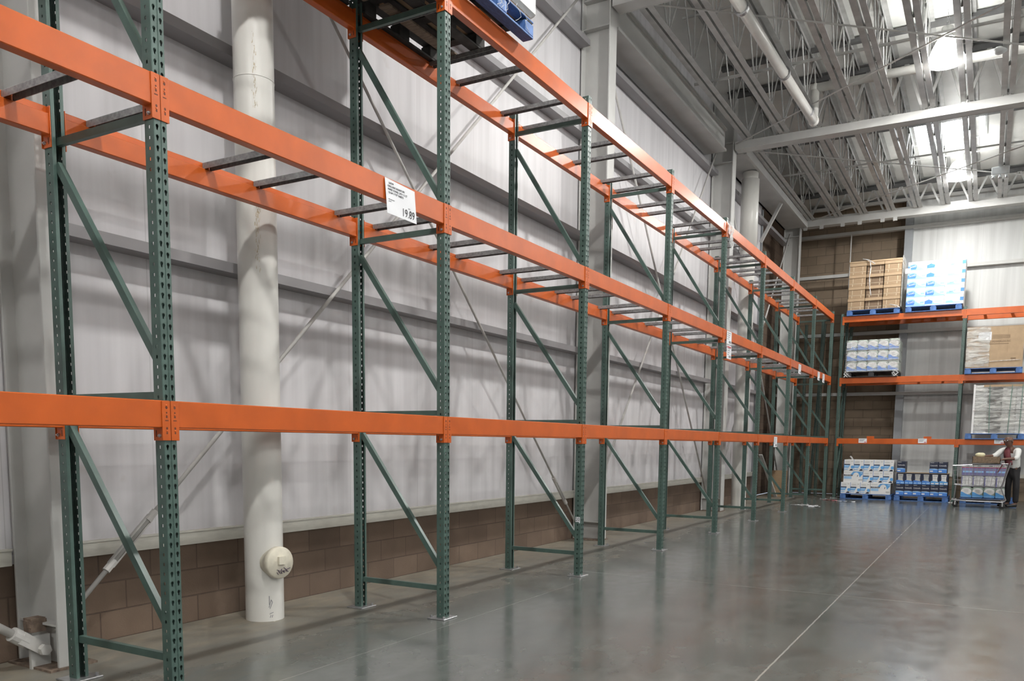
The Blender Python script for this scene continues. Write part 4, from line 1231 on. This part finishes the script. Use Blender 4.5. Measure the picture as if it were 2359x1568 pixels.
tag(t.build('cardboard_tray', M['brown_bag'], None, False, (CX - .02, CYY, 1.035)), 'open brown cardboard tray lying across the rim of the man\'s cart', 'tray')
# ------------------------------------------------------------------ the man
def skin_body(name, chains, mats, parent=None, sub=2, loc=None):
    me = bpy.data.meshes.new(name)
    vs, es, rs, idx = [], [], [], {}
    for ch in chains:
        prev = None
        for key, p, r in ch:
            if key in idx: i = idx[key]
            else:
                i = idx[key] = len(vs)
                vs.append(p)
                rs.append(r)
            if prev is not None: es.append((prev, i))
            prev = i
    me.from_pydata(vs, es, [])
    for q in (mats if isinstance(mats, list) else [mats]): me.materials.append(q)
    o = link(name, me, parent, loc)
    md = o.modifiers.new('skin', 'SKIN')
    md.use_smooth_shade = True
    for i, r in enumerate(rs):
        sv = me.skin_vertices[0].data[i]
        sv.radius = r if isinstance(r, tuple) else (r, r)
        sv.use_root = i == 0
    sb = o.modifiers.new('sub', 'SUBSURF')
    sb.levels = sb.render_levels = sub
    return o
V = Vector
pel = V((4.20, 19.78, .90)); wai = V((4.18, 19.75, 1.05)); che = V((4.12, 19.70, 1.25)); nec = V((4.085, 19.66, 1.41)); hd0 = V((4.07, 19.635, 1.455)); hd1 = V((4.055, 19.61, 1.53)); hd2 = V((4.06, 19.62, 1.60)); hd3 = V((4.062, 19.625, 1.648))
shR = V((3.965, 19.76, 1.355)); elR = V((3.80, 19.58, 1.20)); wrR = V((3.61, 19.44, 1.195)); haR = V((3.55, 19.40, 1.18))
shL = V((4.27, 19.57, 1.345)); elL = V((4.235, 19.38, 1.145)); wrL = V((4.02, 19.355, 1.135)); haL = V((3.955, 19.36, 1.12))
hpR = V((4.155, 19.82, .83)); knR = V((4.11, 19.80, .48)); anR = V((4.13, 19.86, .085)); toR = V((3.97, 19.79, .035))
hpL = V((4.245, 19.73, .83)); knL = V((4.27, 19.64, .48)); anL = V((4.28, 19.70, .085)); toL = V((4.14, 19.60, .035))
def fingers(h, d, side, upw):
    out = []
    d = d.normalized(); s = side.normalized()
    for k, (o, l) in enumerate(((-.028, .062), (-.010, .070), (.009, .066), (.027, .052))):
        a = h + d * .035 + s * o
        out.append([('h%s' % str(tuple(h)), h, .026), ('f%d%s' % (k, str(tuple(h))), a, .009), ('g%d%s' % (k, str(tuple(h))), a + d * l * .55 + upw * -.012, .0085), ('t%d%s' % (k, str(tuple(h))), a + d * l * .8 + upw * -.04, .0075)])
    a = h - s * .03 - d * .005
    out.append([('h%s' % str(tuple(h)), h, .026), ('th0%s' % str(tuple(h)), a, .0105), ('th1%s' % str(tuple(h)), a - s * .015 + d * .035 - upw * .012, .0095), ('th2%s' % str(tuple(h)), a - s * .012 + d * .055 - upw * .03, .008)])
    return out
zz = V((0, 0, 1))
dR = (haR - wrR); dL = (haL - wrL)
ch = [[('pel', pel, (.09, .07)), ('wai', wai, (.12, .095)), ('che', che, (.145, .105)), ('nec', nec, .055), ('hd0', hd0, (.072, .078)), ('hd1', hd1, (.098, .104)), ('hd2', hd2, (.093, .10)), ('hd3', hd3, (.06, .066))],
      [('che', che, .14), ('shR', shR, .058), ('elR', elR, .042), ('wrR', wrR, .027), ('h%s' % str(tuple(haR)), haR, .028)],
      [('che', che, .14), ('shL', shL, .058), ('elL', elL, .042), ('wrL', wrL, .027), ('h%s' % str(tuple(haL)), haL, .028)],
      [('pel', pel, .14), ('hpR', hpR, .06), ('knR', knR, .048), ('anR', anR, .04), ('toR', toR, (.03, .028))],
      [('pel', pel, .14), ('hpL', hpL, .06), ('knL', knL, .048), ('anL', anL, .04), ('toL', toL, (.03, .028))]]
ch += fingers(haR, dR, dR.cross(zz), zz) + fingers(haL, dL, dL.cross(zz), zz)
man = skin_body('person', ch, M['skin'])
tag(man, 'bald man in a white shirt and maroon vest leaning on a shopping cart', 'person')
skin_body('shirt', [[('wai0', pel + V((0, 0, -.02)), (.165, .138)), ('wai', wai, (.152, .122)), ('che', che, (.165, .122)), ('nec', nec + (che - nec) * .28, (.075, .07))],
                    [('che', che, .16), ('shR', shR, .074), ('elR', elR, .06), ('cuffR', elR + (wrR - elR) * .35, .052)],
                    [('che', che, .16), ('shL', shL, .074), ('elL', elL, .06), ('cuffL', elL + (wrL - elL) * .3, .052)]], M['shirt'], man)
skin_body('trousers', [[('blt', pel + V((0, 0, .08)), (.162, .132)), ('pel', pel, (.155, .128)), ('crt', pel + V((0, 0, -.11)), (.15, .12)), ('hpR', (hpR * .5 + knR * .5) + V((.0, -.02, .06)), .085), ('knR', knR, .074), ('anR', anR + V((0, 0, .01)), .062)], [('crt', pel, .15), ('hpL', (hpL * .5 + knL * .5) + V((.0, .02, .06)), .085), ('knL', knL, .074), ('anL', anL + V((0, 0, .01)), .062)]], M['trouser'], man)
skin_body('shoe', [[('a', anR + V((.03, .02, -.03)), .045), ('b', anR + (toR - anR) * .5 + V((0, 0, -.01)), (.045, .042)), ('c', toR + V((-.06, -.03, .005)), (.042, .034))]], M['shoe'], man)
skin_body('shoe', [[('a', anL + V((.03, .02, -.03)), .045), ('b', anL + (toL - anL) * .5 + V((0, 0, -.01)), (.045, .042)), ('c', toL + V((-.06, -.03, .005)), (.042, .034))]], M['shoe'], man)
fd = V((-.55, -.83, 0)).normalized()
sdv = V((fd.y, -fd.x, 0)) * -1
# vest front panel under the open shirt collar
m = MB()
vs = []
for i, (z, hw, out) in enumerate(((1.40, .05, .062), (1.33, .075, .115), (1.22, .085, .16), (1.10, .09, .165), (1.0, .09, .16))):
    c = che + (nec - che) * ((z - 1.25) / .16) if z > 1.25 else wai + (che - wai) * max(0, (z - 1.05) / .2)
    c = V((c.x, c.y, z)) + fd * out
    vs += [c + sdv * hw, c + fd * .012, c - sdv * hw, c - fd * .03]
m.add(vs, [(i * 4 + j, i * 4 + (j + 1) % 4, i * 4 + 4 + (j + 1) % 4, i * 4 + 4 + j) for i in range(4) for j in range(4)] + [(0, 1, 2, 3), (19, 18, 17, 16)])
m.build('vest', M['maroon'], man, True)
# face
hc = hd1 + fd * .082 + V((0, 0, .012))
m = MB().ball(hc + fd * .028 + V((0, 0, -.012)), .016, 8, 10, 0, (1, 1, 1.5))
m.build('nose', M['skin'], man, True)
m = MB()
for s in (-1, 1): m.ball(hd1 + sdv * s * .096 + V((0, 0, -.005)), .022, 8, 10, 0, (.6, .8, 1.4))
m.build('ear', M['skin'], man, True)
m = MB()
for s in (-1, 1):
    c = hc + sdv * s * .033 + fd * .026 + V((0, 0, .018))
    m.lathe([(.024, -.003), (.027, 0), (.024, .003), (.021, 0), (.024, -.003)], c, fd, 16)
    m.bar(c + sdv * s * .024, hd1 + sdv * s * .10 + V((0, 0, .02)), .004, .006)
m.bar(hc - sdv * .01 + fd * .03 + V((0, 0, .02)), hc + sdv * .01 + fd * .03 + V((0, 0, .02)), .004, .005)
m.build('glasses', M['ink'], man)
m = MB()
for s in (-1, 1): m.ball(hc + sdv * s * .032 + fd * .014 + V((0, 0, .018)), .011, 6, 10)
m.build('eye', M['paper'], man, True)
MB().ball(hc + fd * .012 + V((0, 0, -.056)), .022, 6, 12, 0, (1.0, .8, .3)).build('mouth', M['maroon'], man, True)
